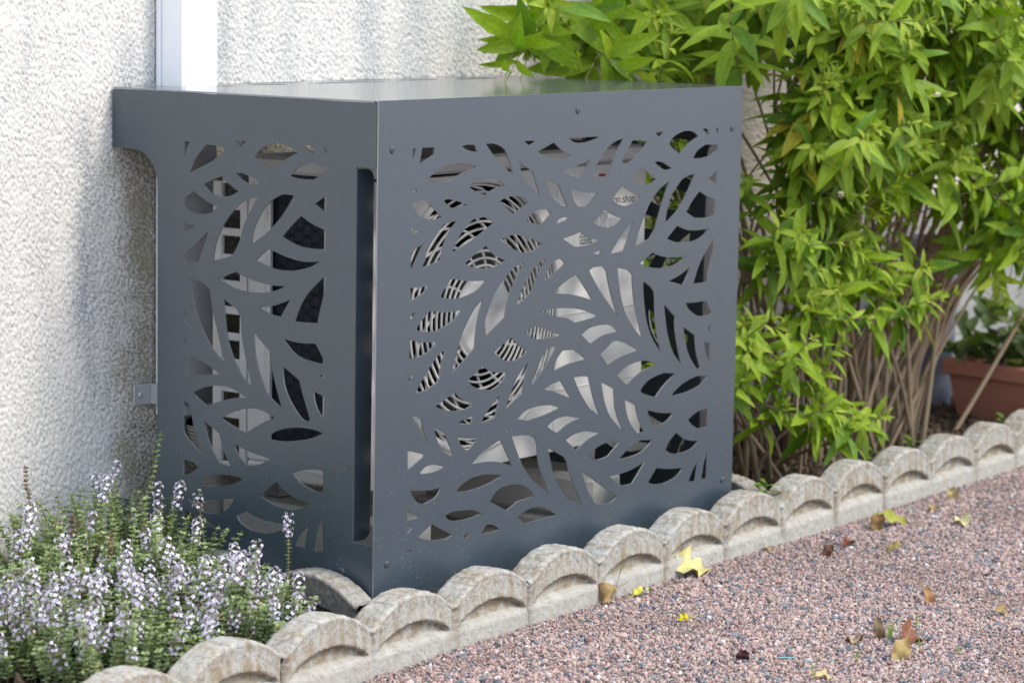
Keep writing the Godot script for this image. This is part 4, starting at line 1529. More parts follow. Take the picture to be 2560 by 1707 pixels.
func build_shrub() -> void:
	var t := thing("verbena_shrub", "tall shrub with narrow bright green leaves growing beside the cover", "shrub", Vector3(2.15, -0.035, -0.30))
	var inv := t.transform.affine_inverse()
	var bark := StandardMaterial3D.new()
	bark.albedo_color = Color(0.31, 0.225, 0.145).linear_to_srgb()
	bark.roughness = 0.85
	bump(bark, 0.08, 14.0, 0.06, 3, 55)
	var young := paint(Color(0.19, 0.18, 0.07), 0.7)
	# zones of shoots: centre, radii, count, main direction, leaf size, droop
	var zones := [
		[Vector3(1.58, 0.84, -0.08), Vector3(0.30, 0.28, 0.12), 38, Vector3(-0.35, 0.6, 0.5), 1.0, -0.5, 0.30],
		[Vector3(2.10, 0.88, -0.14), Vector3(0.40, 0.28, 0.16), 42, Vector3(-0.15, 0.5, 0.55), 1.1, -0.7, 0.32],
		[Vector3(2.62, 0.80, -0.10), Vector3(0.34, 0.30, 0.18), 40, Vector3(0.1, 0.30, 0.6), 1.1, -0.9, 0.32],
		[Vector3(2.20, 0.56, -0.06), Vector3(0.25, 0.12, 0.10), 12, Vector3(-0.1, 0.1, 0.6), 1.0, -0.9, 0.26],
		[Vector3(1.50, 0.50, -0.15), Vector3(0.20, 0.22, 0.08), 18, Vector3(-0.3, 0.5, 0.55), 0.85, -0.4, 0.20],
		[Vector3(1.40, 0.20, -0.11), Vector3(0.13, 0.15, 0.07), 14, Vector3(-0.3, 0.6, 0.5), 0.75, -0.2, 0.13],
		[Vector3(1.62, 0.10, -0.05), Vector3(0.10, 0.06, 0.04), 4, Vector3(-0.2, 0.6, 0.6), 0.85, -0.2, 0.12],
		[Vector3(1.27, 0.50, -0.30), Vector3(0.06, 0.34, 0.15), 18, Vector3(-0.1, 0.7, 0.2), 0.8, -0.3, 0.20],
		[Vector3(1.62, 1.0, -0.28), Vector3(0.16, 0.08, 0.08), 8, Vector3(-0.5, 0.2, 0.4), 1.0, -0.9, 0.26],
		[Vector3(1.78, 0.38, -0.10), Vector3(0.20, 0.16, 0.08), 15, Vector3(-0.2, 0.6, 0.5), 0.8, -0.3, 0.18],
		[Vector3(1.36, 0.97, -0.42), Vector3(0.40, 0.07, 0.08), 20, Vector3(-0.8, 0.0, 0.25), 1.0, -0.9, 0.26],
		[Vector3(2.50, 0.54, -0.08), Vector3(0.30, 0.06, 0.08), 16, Vector3(0.5, 0.0, 0.5), 0.7, -0.4, 0.22],
		[Vector3(2.0, 1.32, -0.26), Vector3(0.75, 0.24, 0.24), 36, Vector3(-0.1, 0.8, 0.3), 1.05, -0.5, 0.30],
	]
	var si := 0
	var boughs := PackedVector3Array()
	for zo in zones:
		for k: int in int(zo[2]):
			var b := in_ball(zo[0], zo[1])
			var dir: Vector3 = (zo[3] + Vector3(rng.randf_range(-0.6, 0.6), rng.randf_range(-0.45, 0.45), rng.randf_range(-0.4, 0.4))).normalized()
			var len: float = zo[6] * rng.randf_range(0.7, 1.25)
			var pts := shoot(b, dir, len, zo[4] * rng.randf_range(0.85, 1.1), zo[5])
			# keep leaves off the house wall
			var m := MB.new()
			var loc := PackedVector3Array()
			for q in pts:
				loc.append(inv * q)
			# every third shoot has a woody stem from the ground, the others branch off one
			var e: Vector3 = inv * b
			var st := PackedVector3Array()
			var near := -1
			var gap := 0.42
			if k % 3 != 0 and not (zo[0].x > 2.5 and k % 5 != 0):
				for a in boughs.size():
					var dd := e.distance_to(boughs[a])
					if dd < gap and boughs[a].y < e.y - 0.03:
						gap = dd
						near = a
			if near >= 0:
				var f0 := boughs[near]
				var c0 := f0.lerp(e, 0.5) + Vector3(0, 0.12 * gap, 0)
				for a in 7:
					var s := a / 6.0
					st.append(f0.lerp(c0, s).lerp(c0.lerp(e, s), s))
				m.tube(st, 0.0028, 0.0021, 6)
			else:
				var g := Vector3(rng.randf_range(-0.32, 0.12), 0.0, rng.randf_range(-0.13, 0.12))
				if zo[0].x > 2.4:
					g.x = rng.randf_range(-0.12, 0.20)
				if zo[0].x < 1.7 and zo[0].y < 0.7:
					g = Vector3(rng.randf_range(-0.62, -0.40), 0.0, rng.randf_range(-0.05, 0.12))
				var ctl := g + Vector3((e.x - g.x) * 0.45, (e.y - g.y) * 0.62, (e.z - g.z) * 0.3)
				for a in 11:
					var s := a / 10.0
					st.append(g.lerp(ctl, s).lerp(ctl.lerp(e, s), s) + Vector3(0.006 * sin(s * 7.0 + si), 0, 0.006 * cos(s * 5.0 + si)))
					if a > 4:
						boughs.append(st[a])
				m.tube(st, rng.randf_range(0.0042, 0.0072), 0.0026, 7)
			var stem := part("stem", m.commit(), bark, t)
			var y := MB.new()
			y.tube(loc, 0.0021, 0.0009, 5)
			part("shoot", y.commit(), young, stem)
			si += 1
	# one long bare stem leaning out to the right
	var lone := MB.new()
	lone.tube(PackedVector3Array([inv * Vector3(2.47, -0.04, -0.21), inv * Vector3(2.56, 0.06, -0.19), inv * Vector3(2.69, 0.22, -0.155), inv * Vector3(2.80, 0.36, -0.13), inv * Vector3(2.88, 0.55, -0.12)]), 0.0062, 0.0035, 8)
	part("stem", lone.commit(), bark, t)
	# leaves: the ones that show largest are parts, the rest one mass
	var meshes := []
	for k in 6:
		meshes.append(leaf_mesh(0.115 + 0.02 * (k % 3), [0.5, 0.9, 0.25, 1.2, 0.7, 0.4][k], [0.30, 0.2, 0.42, 0.25, 0.12, 0.35][k], [0.2, -0.3, 0.1, 0.35, -0.15, 0.0][k], [0.10, 0.16, 0.08, 0.12, 0.2, 0.06][k]))
	var skin := leaf_skin(301)
	var tones := [Color(0.245, 0.385, 0.022), Color(0.33, 0.475, 0.028), Color(0.165, 0.31, 0.03), Color(0.42, 0.53, 0.06), Color(0.54, 0.47, 0.05)]
	var mats := []
	for c in tones:
		mats.append(leaf_material(c, skin))
	var keep := []
	for l in leaves:
		var tip: Vector3 = l[0] * Vector3(0, 1, 0)
		if tip.z < -DEEP + 0.015 or l[0].origin.z < -DEEP + 0.02:
			continue
		# nothing grows through the metal cover
		if tip.x < WIDE + 0.012 and tip.z < 0.012 and tip.y < HIGH + 0.012:
			continue
		var o: Vector3 = l[0].origin
		if o.x < WIDE + 0.012 and o.z < 0.012 and o.y < HIGH + 0.012:
			continue
		if tip.y < -0.03:
			continue
		keep.append(l)
	keep.sort_custom(func(a, b): return shown(a) > shown(b))
	var rest := []
	for k in 6:
		rest.append([[], PackedColorArray()])
	for k in keep.size():
		var l: Array = keep[k]
		var tone := 1
		var r := rng.randf()
		if l[1] > 0.75:
			tone = 3
		elif r < 0.30:
			tone = 0
		elif r < 0.45:
			tone = 2
		elif r < 0.465:
			tone = 4
		var x: Transform3D = inv * (l[0] as Transform3D)
		var v := rng.randi_range(0, 5)
		if k < 300:
			part("leaf", meshes[v], mats[tone], t, x)
		else:
			rest[v][0].append(x)
			rest[v][1].append(tones[tone] * rng.randf_range(0.85, 1.12))
	var tm := leaf_material(Color(1, 1, 1), skin, true)
	for k in 6:
		many("foliage", meshes[k], tm, rest[k][0], rest[k][1], t)
	leaves.clear()


func shown(l: Array) -> float:
	# apparent size, with those outside the view last
	var x: Transform3D = l[0]
	var p := x * Vector3(0, 0.5, 0)
	var cb := Basis(Vector3.UP, deg_to_rad(-53.341)) * Basis(Vector3.RIGHT, deg_to_rad(-7.609))
	var q := cb.inverse() * (p - EYE)
	var k := x.basis.y.length() / -q.z
	if absf(q.x / -q.z) > 0.185 or absf(q.y / -q.z) > 0.1234:
		k *= 0.01
	if p.z < -0.2:
		k *= 0.5
	return k


# ---------------------------------------------------------------- thyme
func build_thyme() -> void:
	# tiny ovate leaf, 1 long
	var lf := MB.new()
	for q in [[Vector3(0, 0, 0), Vector3(0.30, 0.35, 0.05), Vector3(0.0, 0.45, 0.0), Vector3(-0.30, 0.35, 0.05)], [Vector3(0.30, 0.35, 0.05), Vector3(0.24, 0.75, 0.03), Vector3(0, 1.0, -0.05), Vector3(0.0, 0.45, 0.0)], [Vector3(0.0, 0.45, 0.0), Vector3(0, 1.0, -0.05), Vector3(-0.24, 0.75, 0.03), Vector3(-0.30, 0.35, 0.05)]]:
		lf.quad(q[0], q[1], q[2], q[3])
	var leaf := lf.commit()
	var lm := tinted(0.6)
	lm.backlight_enabled = true
	lm.backlight = Color(0.55, 0.65, 0.35)
	# flower spikes: calyces and small two-lipped corollas in whorls
	var spikes := []
	for k in 5:
		var m := MB.new()
		var len := 0.020 + 0.006 * k
		var n := 10 + 5 * k
		for a in n:
			var s := float(a) / n
			var th := a * 2.4 + rng.randf() * 0.5
			var rad := Vector3(cos(th), 0.35 + rng.randf_range(-0.3, 0.5), sin(th)).normalized()
			var o := Vector3(0, s * len, 0) + rad * rng.randf_range(0.002, 0.006)
			m.col = mixc(Color(0.16, 0.19, 0.08), Color(0.24, 0.15, 0.15), rng.randf())
			m.tube(PackedVector3Array([o, o + rad * 0.0032]), 0.0007, 0.0013, 4, false)
			if rng.randf() < 0.82:
				var c := o + rad * (0.0038 + rng.randf() * 0.0012)
				var e := rad.cross(Vector3(0.2, 1, 0.1)).normalized()
				var f := rad.cross(e)
				m.col = mixc(Color(0.82, 0.79, 0.86), Color(0.62, 0.53, 0.74), pow(rng.randf(), 1.8))
				for b in 4:
					var an := b * TAU / 4.0 + rng.randf() * 0.6
					var d := e * cos(an) + f * sin(an)
					var w := rad.cross(d) * 0.0014
					var L := 0.0034 if b != 2 else 0.0044
					m.quad(c - w * 0.4, c + d * L * 0.6 - w + rad * 0.0008, c + d * L + rad * 0.0002, c + d * L * 0.6 + w + rad * 0.0008)
		spikes.append(m.commit())
	var dry := []
	for k in 2:
		var m := MB.new()
		for a in 26:
			var s := a / 26.0
			var th := a * 2.4
			var rad := Vector3(cos(th), 0.5, sin(th)).normalized()
			m.col = mixc(Color(0.13, 0.07, 0.045), Color(0.22, 0.13, 0.08), rng.randf())
			var o := Vector3(0, floor(s * 6.0) / 6.0 * 0.045 + rng.randf() * 0.003, 0)
			m.tube(PackedVector3Array([o, o + rad * 0.0045]), 0.0009, 0.0018, 5)
		dry.append(m.commit())
	var sm := tinted(0.75)
	sm.backlight_enabled = true
	sm.backlight = Color(0.4, 0.38, 0.42)
	# clumps: centre, radii on the ground, stems, height, share in flower, label
	var clumps := [
		[Vector3(-0.50, -0.035, -0.13), Vector2(0.15, 0.16), 420, 0.140, 0.27, "thyme clump thick with pale lilac flowers at the lower left corner", 0],
		[Vector3(-0.285, -0.035, -0.095), Vector2(0.105, 0.130), 380, 0.145, 0.17, "flowering thyme clump leaning over the edging stones by the cover", 0],
		[Vector3(-0.23, -0.035, -0.385), Vector2(0.125, 0.14), 380, 0.215, 0.10, "greener taller thyme clump against the roughcast wall", 7],
		[Vector3(-0.43, -0.035, -0.38), Vector2(0.12, 0.12), 300, 0.205, 0.13, "thyme clump with brown seed heads at the left edge by the wall", 12],
		[Vector3(-0.62, -0.035, -0.27), Vector2(0.10, 0.11), 240, 0.130, 0.30, "thyme clump cut off by the lower left frame edge", 0],
	]
	for c in clumps:
		var t := thing("thyme_plant", c[5], "thyme", c[0], 0.0, "thyme clumps in the bed")
		var stems := MB.new()
		var xf := []
		var cols := PackedColorArray()
		var nspike := 0
		for k: int in int(c[2]):
			var a := rng.randf() * TAU
			var rr := sqrt(rng.randf())
			var g := Vector3(cos(a) * rr * c[1].x, 0.0, sin(a) * rr * c[1].y)
			var h: float = c[3] * rng.randf_range(0.5, 1.12) * (1.0 - 0.28 * rr)
			if rng.randf() < 0.04:
				h *= 1.4
			var lean := Vector3(cos(a) * rr * 0.45, 1.0, sin(a) * rr * 0.45) + Vector3(rng.randf_range(-0.3, 0.3), 0, rng.randf_range(-0.3, 0.3))
			lean = lean.normalized()
			var pts := PackedVector3Array()
			for s in 6:
				var u := s / 5.0
				var p := g + lean * h * u + Vector3(0, -0.1 * h * u * (1.0 - u), 0) + Vector3(sin(k + u * 4.0), 0, cos(k * 1.7 + u * 3.0)) * 0.006 * u
				# stems bend away from wall and cover
				p.z = maxf(p.z, -DEEP + 0.012 - c[0].z)
				if c[0].x + p.x > -0.075 and c[0].z + p.z < 0.06:
					p.x = minf(p.x, -0.075 - c[0].x - rng.randf() * 0.01)
				pts.append(p)
			stems.col = mixc(Color(0.22, 0.17, 0.10), Color(0.20, 0.23, 0.10), rng.randf())
			stems.tube(pts, 0.0010, 0.0006, 4, false)
			var nodes := int(h / 0.0085)
			var flowers: bool = rng.randf() < c[4] and nspike < 200
			for s in range(2, nodes):
				var u := float(s) / nodes
				var q := u * 5.0
				var p := pts[int(q)].lerp(pts[mini(int(q) + 1, 5)], q - int(q))
				var th0 := s * PI / 2.0 + k
				var nl := 3 if u < 0.4 else 5
				for b in nl:
					var th := th0 + b * TAU / nl + rng.randf_range(-0.4, 0.4)
					var dir := (Vector3(cos(th), 0, sin(th)) + lean * rng.randf_range(0.1, 0.8)).normalized()
					var nn := (lean - dir * lean.dot(dir)).normalized()
					var L := rng.randf_range(0.006, 0.0115)
					xf.append(Transform3D(Basis(dir.cross(nn) * L, dir * L, nn * L), p))
					cols.append(mixc(Color(0.165, 0.225, 0.085), Color(0.37, 0.445, 0.20), rng.randf()) if rng.randf() > 0.03 else Color(0.36, 0.30, 0.10))
			if flowers:
				nspike += 1
				var v := rng.randi_range(0, 4)
				var up := (lean + Vector3(rng.randf_range(-0.2, 0.2), 0.2, rng.randf_range(-0.2, 0.2))).normalized()
				var e := up.cross(Vector3(0.9, 0.1, 0.3)).normalized()
				part("flower_spike", spikes[v], sm, t, Transform3D(Basis(e, up, e.cross(up)).scaled(Vector3.ONE * rng.randf_range(0.9, 1.25)), pts[5] - up * 0.006))
			elif c[6] > 0 and g.x < -0.03 and rng.randf() < 0.06:
				part("seed_head", dry[k % 2], sm, t, Transform3D(Basis(), pts[5]))
		many("stems", stems.commit(), tinted(0.8), [Transform3D.IDENTITY], PackedColorArray([Color(1, 1, 1)]), t)
		many("foliage", leaf, lm, xf, cols, t)
	# a few tall single shoots that stand clear of the clumps
	var tall := [[Vector3(-0.31, -0.035, -0.50), 0.235, 3], [Vector3(-0.15, -0.035, -0.47), 0.235, 1], [Vector3(-0.10, -0.035, -0.30), 0.195, 0], [Vector3(-0.085, -0.035, -0.13), 0.165, 2]]
	var tn := ["brown seeded thyme stalk standing against the pale wall", "leafy thyme stalk rising at the rounded corner of the cover", "thin thyme stalk with white tip in front of the cover", "thyme stalk with flowers nearest the cover's near corner"]
	for k in 4:
		var c: Array = tall[k]
		var t := thing("thyme_stalk", tn[k], "thyme", c[0], 0.0, "tall thyme stalks")
		var pts := PackedVector3Array()
		for s in 8:
			var u := s / 7.0
			pts.append(Vector3(0.012 * u * u * (1 if k % 2 else -1), c[1] * u, 0.01 * sin(u * 3.0)))
		var m := MB.new()
		m.col = Color(0.24, 0.20, 0.11)
		m.tube(pts, 0.0012, 0.0007, 5)
		part("stem", m.commit(), tinted(0.8), t)
		if k == 0:
			for s in 3:
				part("seed_head", dry[s % 2], sm, t, Transform3D(Basis(Vector3.UP, s * 1.0).scaled(Vector3.ONE * (1.0 - 0.15 * s)), pts[7 - s] - Vector3(0, 0.02, 0)))
		else:
			part("flower_spike", spikes[k], sm, t, Transform3D(Basis(), pts[7] - Vector3(0, 0.018, 0)))
		var xf := []
		var cols := PackedColorArray()
		for s in range(3, 26):
			var u := s / 27.0
			var q := u * 7.0
			var p := pts[int(q)].lerp(pts[mini(int(q) + 1, 7)], q - int(q))
			for b in 4:
				var th := s * PI / 2.0 + b * TAU / 4.0 + rng.randf()
				var dir := Vector3(cos(th), 0.5, sin(th)).normalized()
				var nn := (Vector3.UP - dir * dir.y).normalized()
				var L := rng.randf_range(0.005, 0.009)
				xf.append(Transform3D(Basis(dir.cross(nn) * L, dir * L, nn * L), p))
				cols.append(mixc(Color(0.13, 0.19, 0.06), Color(0.25, 0.33, 0.12), rng.randf()))
		many("foliage", leaf, lm, xf, cols, t)


# ---------------------------------------------------------------- blurred things at the far right
func build_far_things() -> void:
	# terracotta trough on a grey kerb
	var t := thing("flower_trough", "long terracotta trough behind the shrub stems at the right edge", "planter", Vector3(2.80, -0.012, -0.205), deg_to_rad(82.0))
	var clay := paint(Color(0.42, 0.17, 0.11), 0.8)
	bump(clay, 0.1, 6.0, 0.05, 4, 61)
	var m := MB.new()
	var lo := Vector2(0.115, 0.085)
	var hi := Vector2(0.135, 0.105)
	var q := []
	for k in [[-1, 1], [1, 1], [1, -1], [-1, -1]]:
		q.append([Vector3(k[0] * lo.x, -0.03, k[1] * lo.y), Vector3(k[0] * hi.x, 0.085, k[1] * hi.y)])
	for k in 4:
		m.quad(q[k][0], q[(k + 1) % 4][0], q[(k + 1) % 4][1], q[k][1])
	m.quad(q[3][0], q[2][0], q[1][0], q[0][0])
	part("body", m.commit(), clay, t)
	m = MB.new()
	m.box(Vector3(-0.150, 0.0852, 0.092), Vector3(0.150, 0.125, 0.120), 0.005)
	m.box(Vector3(-0.150, 0.0852, -0.120), Vector3(0.150, 0.125, -0.092), 0.005)
	m.box(Vector3(-0.150, 0.0852, -0.0918), Vector3(-0.122, 0.125, 0.0918), 0.005)
	m.box(Vector3(0.122, 0.0852, -0.0918), Vector3(0.150, 0.125, 0.0918), 0.005)
	part("rim", m.commit(), clay, t)
	m = MB.new()
	m.box(Vector3(-0.1215, 0.085, -0.0915), Vector3(0.1215, 0.108, 0.0915))
	part("compost", m.commit(), paint(Color(0.05, 0.035, 0.025), 0.95), t)
	# kerb stone below
	var kb := MB.new()
	kb.box(Vector3(2.60, -0.12, -0.50), Vector3(3.2, -0.043, 0.010), 0.01)
	var km := paint(Color(0.45, 0.44, 0.41), 0.9)
	bump(km, 0.2, 5.0, 0.05, 4, 62)
	var ko := part("kerb_slab", kb.commit(), km, self)
	tag(ko, "pale concrete slab under the terracotta trough", "slab")
	# leafy plants in the trough
	var skin := leaf_skin(401)
	var lm := leaf_material(Color(1, 1, 1), skin, true)
	var round_leaf := leaf_mesh(0.36, 0.5, 0.2, 0.1, 0.1)
	for k in 2:
		var p := thing("trough_plant", ["broad leaved green plant at the near end of the terracotta trough", "broad leaved green plant at the far end of the trough by the stems"][k], "plant", t.transform * Vector3(-0.07 + 0.14 * k, 0.106, 0.0), 0.0, "plants in the trough")
		var xf := []
		var cols := PackedColorArray()
		for a in 90:
			var o := in_ball(Vector3(0, 0.06, 0), Vector3(0.12, 0.10, 0.13))
			o.y = maxf(o.y, 0.005)
			var d := (o * Vector3(4, 2, 4) + Vector3(rng.randf_range(-0.5, 0.5), 0.4, rng.randf_range(-0.5, 0.5))).normalized()
			var nn := (Vector3.UP + Vector3(rng.randf_range(-0.4, 0.4), 0, rng.randf_range(-0.4, 0.4)))
			nn = (nn - d * nn.dot(d)).normalized()
			var L := rng.randf_range(0.04, 0.07)
			xf.append(Transform3D(Basis(d.cross(nn) * L, d * L, nn * L), o))
			cols.append(mixc(Color(0.10, 0.17, 0.05), Color(0.34, 0.40, 0.20), pow(rng.randf(), 1.5)))
		many("foliage", round_leaf, lm, xf, cols, p)
		m = MB.new()
		for a in 6:
			m.tube(PackedVector3Array([Vector3(0, -0.002, 0), Vector3(rng.randf_range(-0.05, 0.05), 0.05, rng.randf_range(-0.04, 0.04)), Vector3(rng.randf_range(-0.1, 0.1), 0.09, rng.randf_range(-0.07, 0.07))]), 0.003, 0.002, 5)
		part("stem", m.commit(), paint(Color(0.15, 0.17, 0.06), 0.8), p)
	# slate-blue tall tub against the wall
	var tub := thing("plant_tub", "slate blue tall plastic tub half hidden behind the shrub stems", "tub", Vector3(2.86, -0.035, -0.48))
	m = MB.new()
	m.lathe([Vector2(0.050, 0.0), Vector2(0.066, 0.40), Vector2(0.074, 0.402), Vector2(0.076, 0.44), Vector2(0.066, 0.44)], Vector3.ZERO, 32)
	part("body", m.commit(), paint(Color(0.17, 0.20, 0.27), 0.45), tub)
	m = MB.new()
	m.lathe([Vector2(0.068, 0.415), Vector2(0.00001, 0.42)], Vector3.ZERO, 24)
	part("compost", m.commit(), paint(Color(0.05, 0.035, 0.025), 0.95), tub)


# ---------------------------------------------------------------- fallen leaves, tufts, seedlings
func build_litter() -> void:
	var items := [
		[1735, 1440, 0.070, 0.36, Color(0.78, 0.68, 0.30), 0.9, 0.5, "large pale yellow leaf leaning on the edging stone"],
		[1500, 1512, 0.052, 0.34, Color(0.50, 0.34, 0.16), 2.6, 0.45, "curled tan leaf standing against the edging stone"],
		[1612, 1492, 0.044, 0.22, Color(0.68, 0.62, 0.07), 0.8, 0.15, "yellow green leaf lying near the edging stones"],
		[1708, 1556, 0.018, 0.42, Color(0.68, 0.55, 0.02), 0.4, 0.15, "tiny bright yellow leaf alone on the gravel"],
		[2125, 1362, 0.036, 0.24, Color(0.20, 0.05, 0.025), 1.4, 0.2, "dark red curled leaf on the gravel"],
		[2068, 1392, 0.034, 0.26, Color(0.13, 0.06, 0.035), 1.6, 0.2, "dark brown leaf on the gravel below the red one"],
		[2232, 1312, 0.075, 0.14, Color(0.40, 0.40, 0.07), 0.8, 0.12, "long yellow green leaf lying over a brown one"],
		[2195, 1322, 0.050, 0.26, Color(0.25, 0.14, 0.06), 1.0, 0.1, "brown leaf under the long yellow green leaf"],
		[2405, 1310, 0.050, 0.28, Color(0.72, 0.66, 0.38), 1.2, 0.25, "cream crumpled leaf far out on the gravel"],
		[2385, 1252, 0.036, 0.32, Color(0.52, 0.40, 0.20), 1.2, 0.2, "small tan leaf near the far edging stones"],
		[2335, 1278, 0.030, 0.30, Color(0.48, 0.34, 0.13), 1.0, 0.1, "small ochre leaf beside the far edging"],
		[2328, 1508, 0.048, 0.15, Color(0.46, 0.24, 0.10), 1.9, 0.2, "narrow orange rolled leaf on the gravel"],
		[2140, 1602, 0.058, 0.22, Color(0.45, 0.33, 0.19), 2.8, 0.2, "pale brown curled leaf left of the grass tuft"],
		[2200, 1600, 0.050, 0.16, Color(0.24, 0.16, 0.10), 2.2, 0.15, "grey brown rolled leaf touching the grass tuft"],
		[2290, 1605, 0.052, 0.36, Color(0.27, 0.10, 0.055), 1.7, 0.4, "reddish brown crumpled leaf right of the grass tuft"],
		[2250, 1655, 0.062, 0.20, Color(0.48, 0.33, 0.14), 1.8, 0.1, "light tan twisted leaf in front of the grass tuft"],
		[2515, 1540, 0.030, 0.26, Color(0.42, 0.28, 0.12), 1.5, 0.1, "small tan leaf near the right edge of the gravel"],
		[1857, 1655, 0.020, 0.45, Color(0.06, 0.015, 0.025), 2.4, 0.3, "dark purple shrivelled leaf at the bottom of the gravel"],
		[1920, 1378, 0.024, 0.24, Color(0.55, 0.42, 0.18), 1.0, 0.1, "tiny straw coloured leaf at the foot of the edging"],
		[2232, 1380, 0.032, 0.22, Color(0.42, 0.32, 0.12), 0.8, 0.05, "thin olive leaf flat on the gravel"],
		[2070, 1700, 0.034, 0.22, Color(0.62, 0.50, 0.24), 1.2, 0.1, "pale straw leaf at the bottom edge"],
	]
	var skin := leaf_skin(501)
	for k in items.size():
		var it: Array = items[k]
		var p := ground_point(it[0], it[1])
		var m := leaf_material(it[4], skin)
		m.backlight = Color(0.3, 0.28, 0.2)
		m.roughness = 0.7
		var mesh := leaf_mesh(it[3], it[5], 0.5, rng.randf_range(-1.2, 1.2), 1.1)
		var L: float = it[2] * 1.3
		# crumpled leaves rest on one edge, upper side tipped a little over
		var tip: float = it[6]
		var up := (Vector3.UP + Vector3(-0.55, 0, 0.42) * (0.55 + tip) + Vector3(rng.randf_range(-0.2, 0.2), 0, rng.randf_range(-0.2, 0.2))).normalized()
		var along := Vector3.RIGHT.rotated(Vector3.UP, rng.randf_range(-0.9, 0.9))
		if k % 2:
			along = -along
		along = (along - up * along.dot(up)).normalized()
		var b := Basis(along.cross(up) * L, along * L, up * L)
		var t := thing("fallen_leaf", it[7], "leaf", p + Vector3(0, 0.004 + L * (0.10 + 0.16 * minf(1.0, absf(up.x) + absf(up.z))), 0), 0.0, "fallen leaves on the gravel")
		part("blade", mesh, m, t, Transform3D(b, -(b * Vector3(0, 0.5, 0)) * Vector3(1, 1, 1)))
		var s := MB.new()
		var o := -(b * Vector3(0, 0.5, 0))
		var d := -(b * Vector3(0, 1, 0)).normalized()
		s.tube(PackedVector3Array([o, o + d * L * 0.2, o + d * L * 0.35 + Vector3(0, 0.004, 0)]), 0.0009, 0.0007, 5)
		part("stalk", s.commit(), paint(it[4] * 0.6, 0.8), t)
	# grass tufts
	var gm := paint(Color(0.20, 0.30, 0.06), 0.55)
	gm.backlight_enabled = true
	gm.backlight = Color(0.5, 0.6, 0.25)
	var tufts := [[2225, 1600, 11, 0.045, "small grass tuft among the brown curled leaves"], [2297, 1568, 3, 0.045, "thin grass blade with purple base above the curled leaves"], [2300, 1625, 3, 0.05, "two grass blades beside the reddish leaf"], [2145, 1655, 2, 0.035, "single grass blade left of the tan leaf"], [2065, 1322, 3, 0.05, "short grass blade at the foot of the edging"], [2040, 1697, 4, 0.04, "grass blades at the bottom edge of the picture"], [2395, 1640, 3, 0.03, "faint seedling grass right of the leaf litter"]]
	for c in tufts:
		var t := thing("grass_tuft", c[4], "grass", ground_point(c[0], c[1]), 0.0, "grass tufts in the gravel")
		for a: int in int(c[2]):
			blade(t, gm, c[3] * rng.randf_range(0.7, 1.2), rng.randf() * TAU, 0.0022, Vector3(rng.randf_range(-0.004, 0.004), -0.002, rng.randf_range(-0.004, 0.004)))
	var gb := thing("grass_tuft", "two broad grass blades among the flowering thyme at the left edge", "grass", Vector3(-0.478, -0.035, -0.262))
	for a in 3:
		blade(gb, gm, [0.15, 0.10, 0.085][a], [1.2, 3.8, 2.8][a], 0.006, Vector3(0.008 * a, 0, 0))
	# dry stalk leaning against the edging
	var p0 := ground_point(1538, 1498)
	var ds := MB.new()
	ds.tube(PackedVector3Array([Vector3.ZERO, Vector3(0.006, 0.030, 0), Vector3(0.020, 0.055, -0.002), Vector3(0.036, 0.068, -0.004)]), 0.0007, 0.0005, 5)
	for a in 5:
		var o := Vector3(0.010 + 0.004 * a, 0.038 + 0.0065 * a, -0.001)
		ds.tube(PackedVector3Array([o, o + Vector3(0.002, 0.004, 0.001)]), 0.0011, 0.0004, 5)
	var dso := part("dry_stalk", ds.commit(), paint(Color(0.16, 0.14, 0.08), 0.8), self)
	dso.position = p0
	tag(dso, "thin dry grass stalk in front of the edging stone", "stalk")
	# sliver of turquoise plastic
	var sl := MB.new()
	sl.box(Vector3(-0.016, 0, -0.0015), Vector3(0.016, 0.0012, 0.0015), 0.0004)
	var slo := part("plastic_sliver", sl.commit(), paint(Color(0.14, 0.42, 0.42), 0.4), self)
	slo.position = ground_point(1968, 1650) + Vector3(0, 0.004, 0)
	slo.rotation.y = -0.75
	tag(slo, "turquoise plastic sliver lying on the gravel", "litter")
	# seedlings along the bed
	var lmesh := leaf_mesh(0.14, 0.6, 0.25, 0.1, 0.1)
	var skin2 := leaf_skin(601)
	var sm := leaf_material(Color(0.22, 0.34, 0.06), skin2)
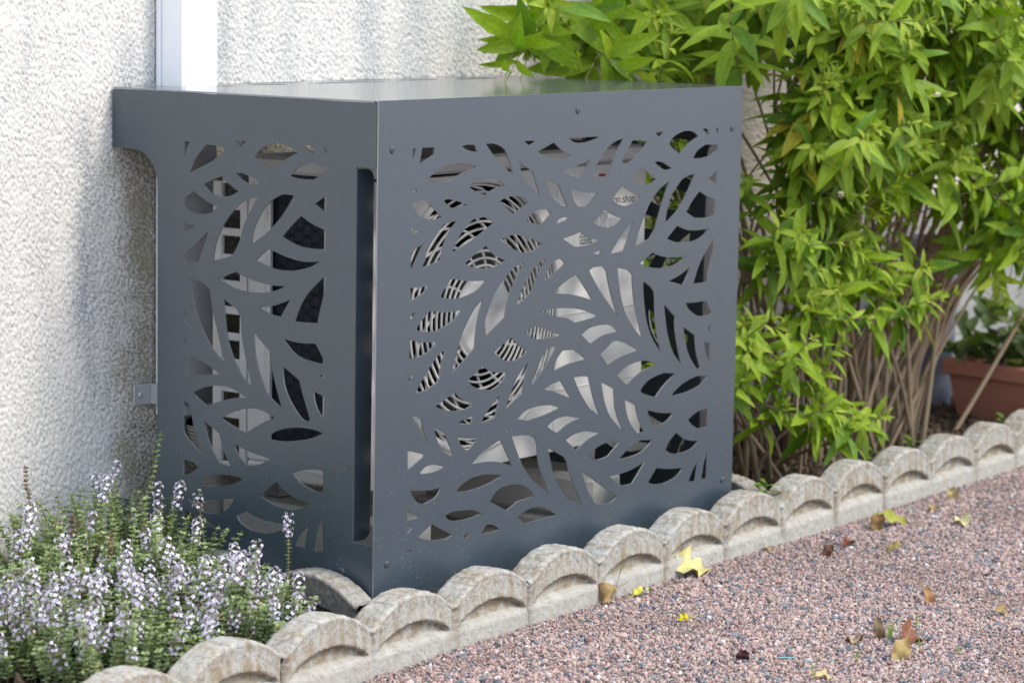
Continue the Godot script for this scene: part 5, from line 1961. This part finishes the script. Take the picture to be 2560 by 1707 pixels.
	var seeds := [[Vector3(1.205, 0.0, 0.03), 0.05, "seedling with pale leaves at the foot of the cover's right edge"], [Vector3(1.80, -0.02, -0.06), 0.045, "seedling behind the edging below the leafy shoots"], [Vector3(1.98, -0.02, -0.06), 0.06, "bright seedling hanging over the far edging"], [Vector3(2.42, -0.02, -0.05), 0.055, "seedling at the foot of the long bare stem"]]
	for s in seeds:
		var t := thing("seedling", s[2], "seedling", s[0], 0.0, "seedlings in the bed")
		var st := MB.new()
		st.tube(PackedVector3Array([Vector3(0, -0.03, 0), Vector3(0.003, 0.01, 0), Vector3(0.0, 0.05, 0.004)]), 0.0014, 0.0009, 5)
		part("stem", st.commit(), paint(Color(0.16, 0.2, 0.06), 0.8), t)
		for a in 12:
			var th := a * 2.2
			var d := Vector3(cos(th), 0.5 - 0.06 * (12 - a), sin(th)).normalized()
			var nn := (Vector3.UP - d * d.y).normalized()
			var L: float = s[1] * rng.randf_range(0.6, 1.0)
			part("leaf", lmesh, sm, t, Transform3D(Basis(d.cross(nn) * L, d * L, nn * L), Vector3(0, 0.01 + 0.0035 * a, 0)))


func ground_point(u: float, v: float) -> Vector3:
	# where on the gravel a thing lies, from its place in the photograph
	var f := 6917.0
	var b := Basis(Vector3.UP, deg_to_rad(-53.341)) * Basis(Vector3.RIGHT, deg_to_rad(-7.609)) * Basis(Vector3.BACK, deg_to_rad(1.039))
	var d := b * Vector3((u - 1280.0) / f, -(v - 853.5) / f, -1.0)
	return EYE + d * ((GRAVEL_Y - EYE.y) / d.y)


func blade(parent: Node, m: Material, len: float, yaw: float, width: float, at: Vector3) -> void:
	var g := MB.new()
	var lean := rng.randf_range(0.15, 0.7)
	var prev := []
	for a in 7:
		var s := a / 6.0
		var c := Vector3(lean * len * s * s, len * s * (1.0 - 0.25 * lean * s), 0)
		var w := width * 0.5 * (1.0 - pow(s, 2.2)) * (0.6 + 0.8 * minf(s * 3.0, 0.5))
		var q := [c + Vector3(0, 0, -w), c + Vector3(w * 0.3, 0, 0), c + Vector3(0, 0, w)]
		if a > 0:
			g.quad(prev[1], prev[0], q[0], q[1])
			g.quad(prev[2], prev[1], q[1], q[2])
		prev = q
	part("blade", g.commit(), m, parent, Transform3D(Basis(Vector3.UP, yaw), at))
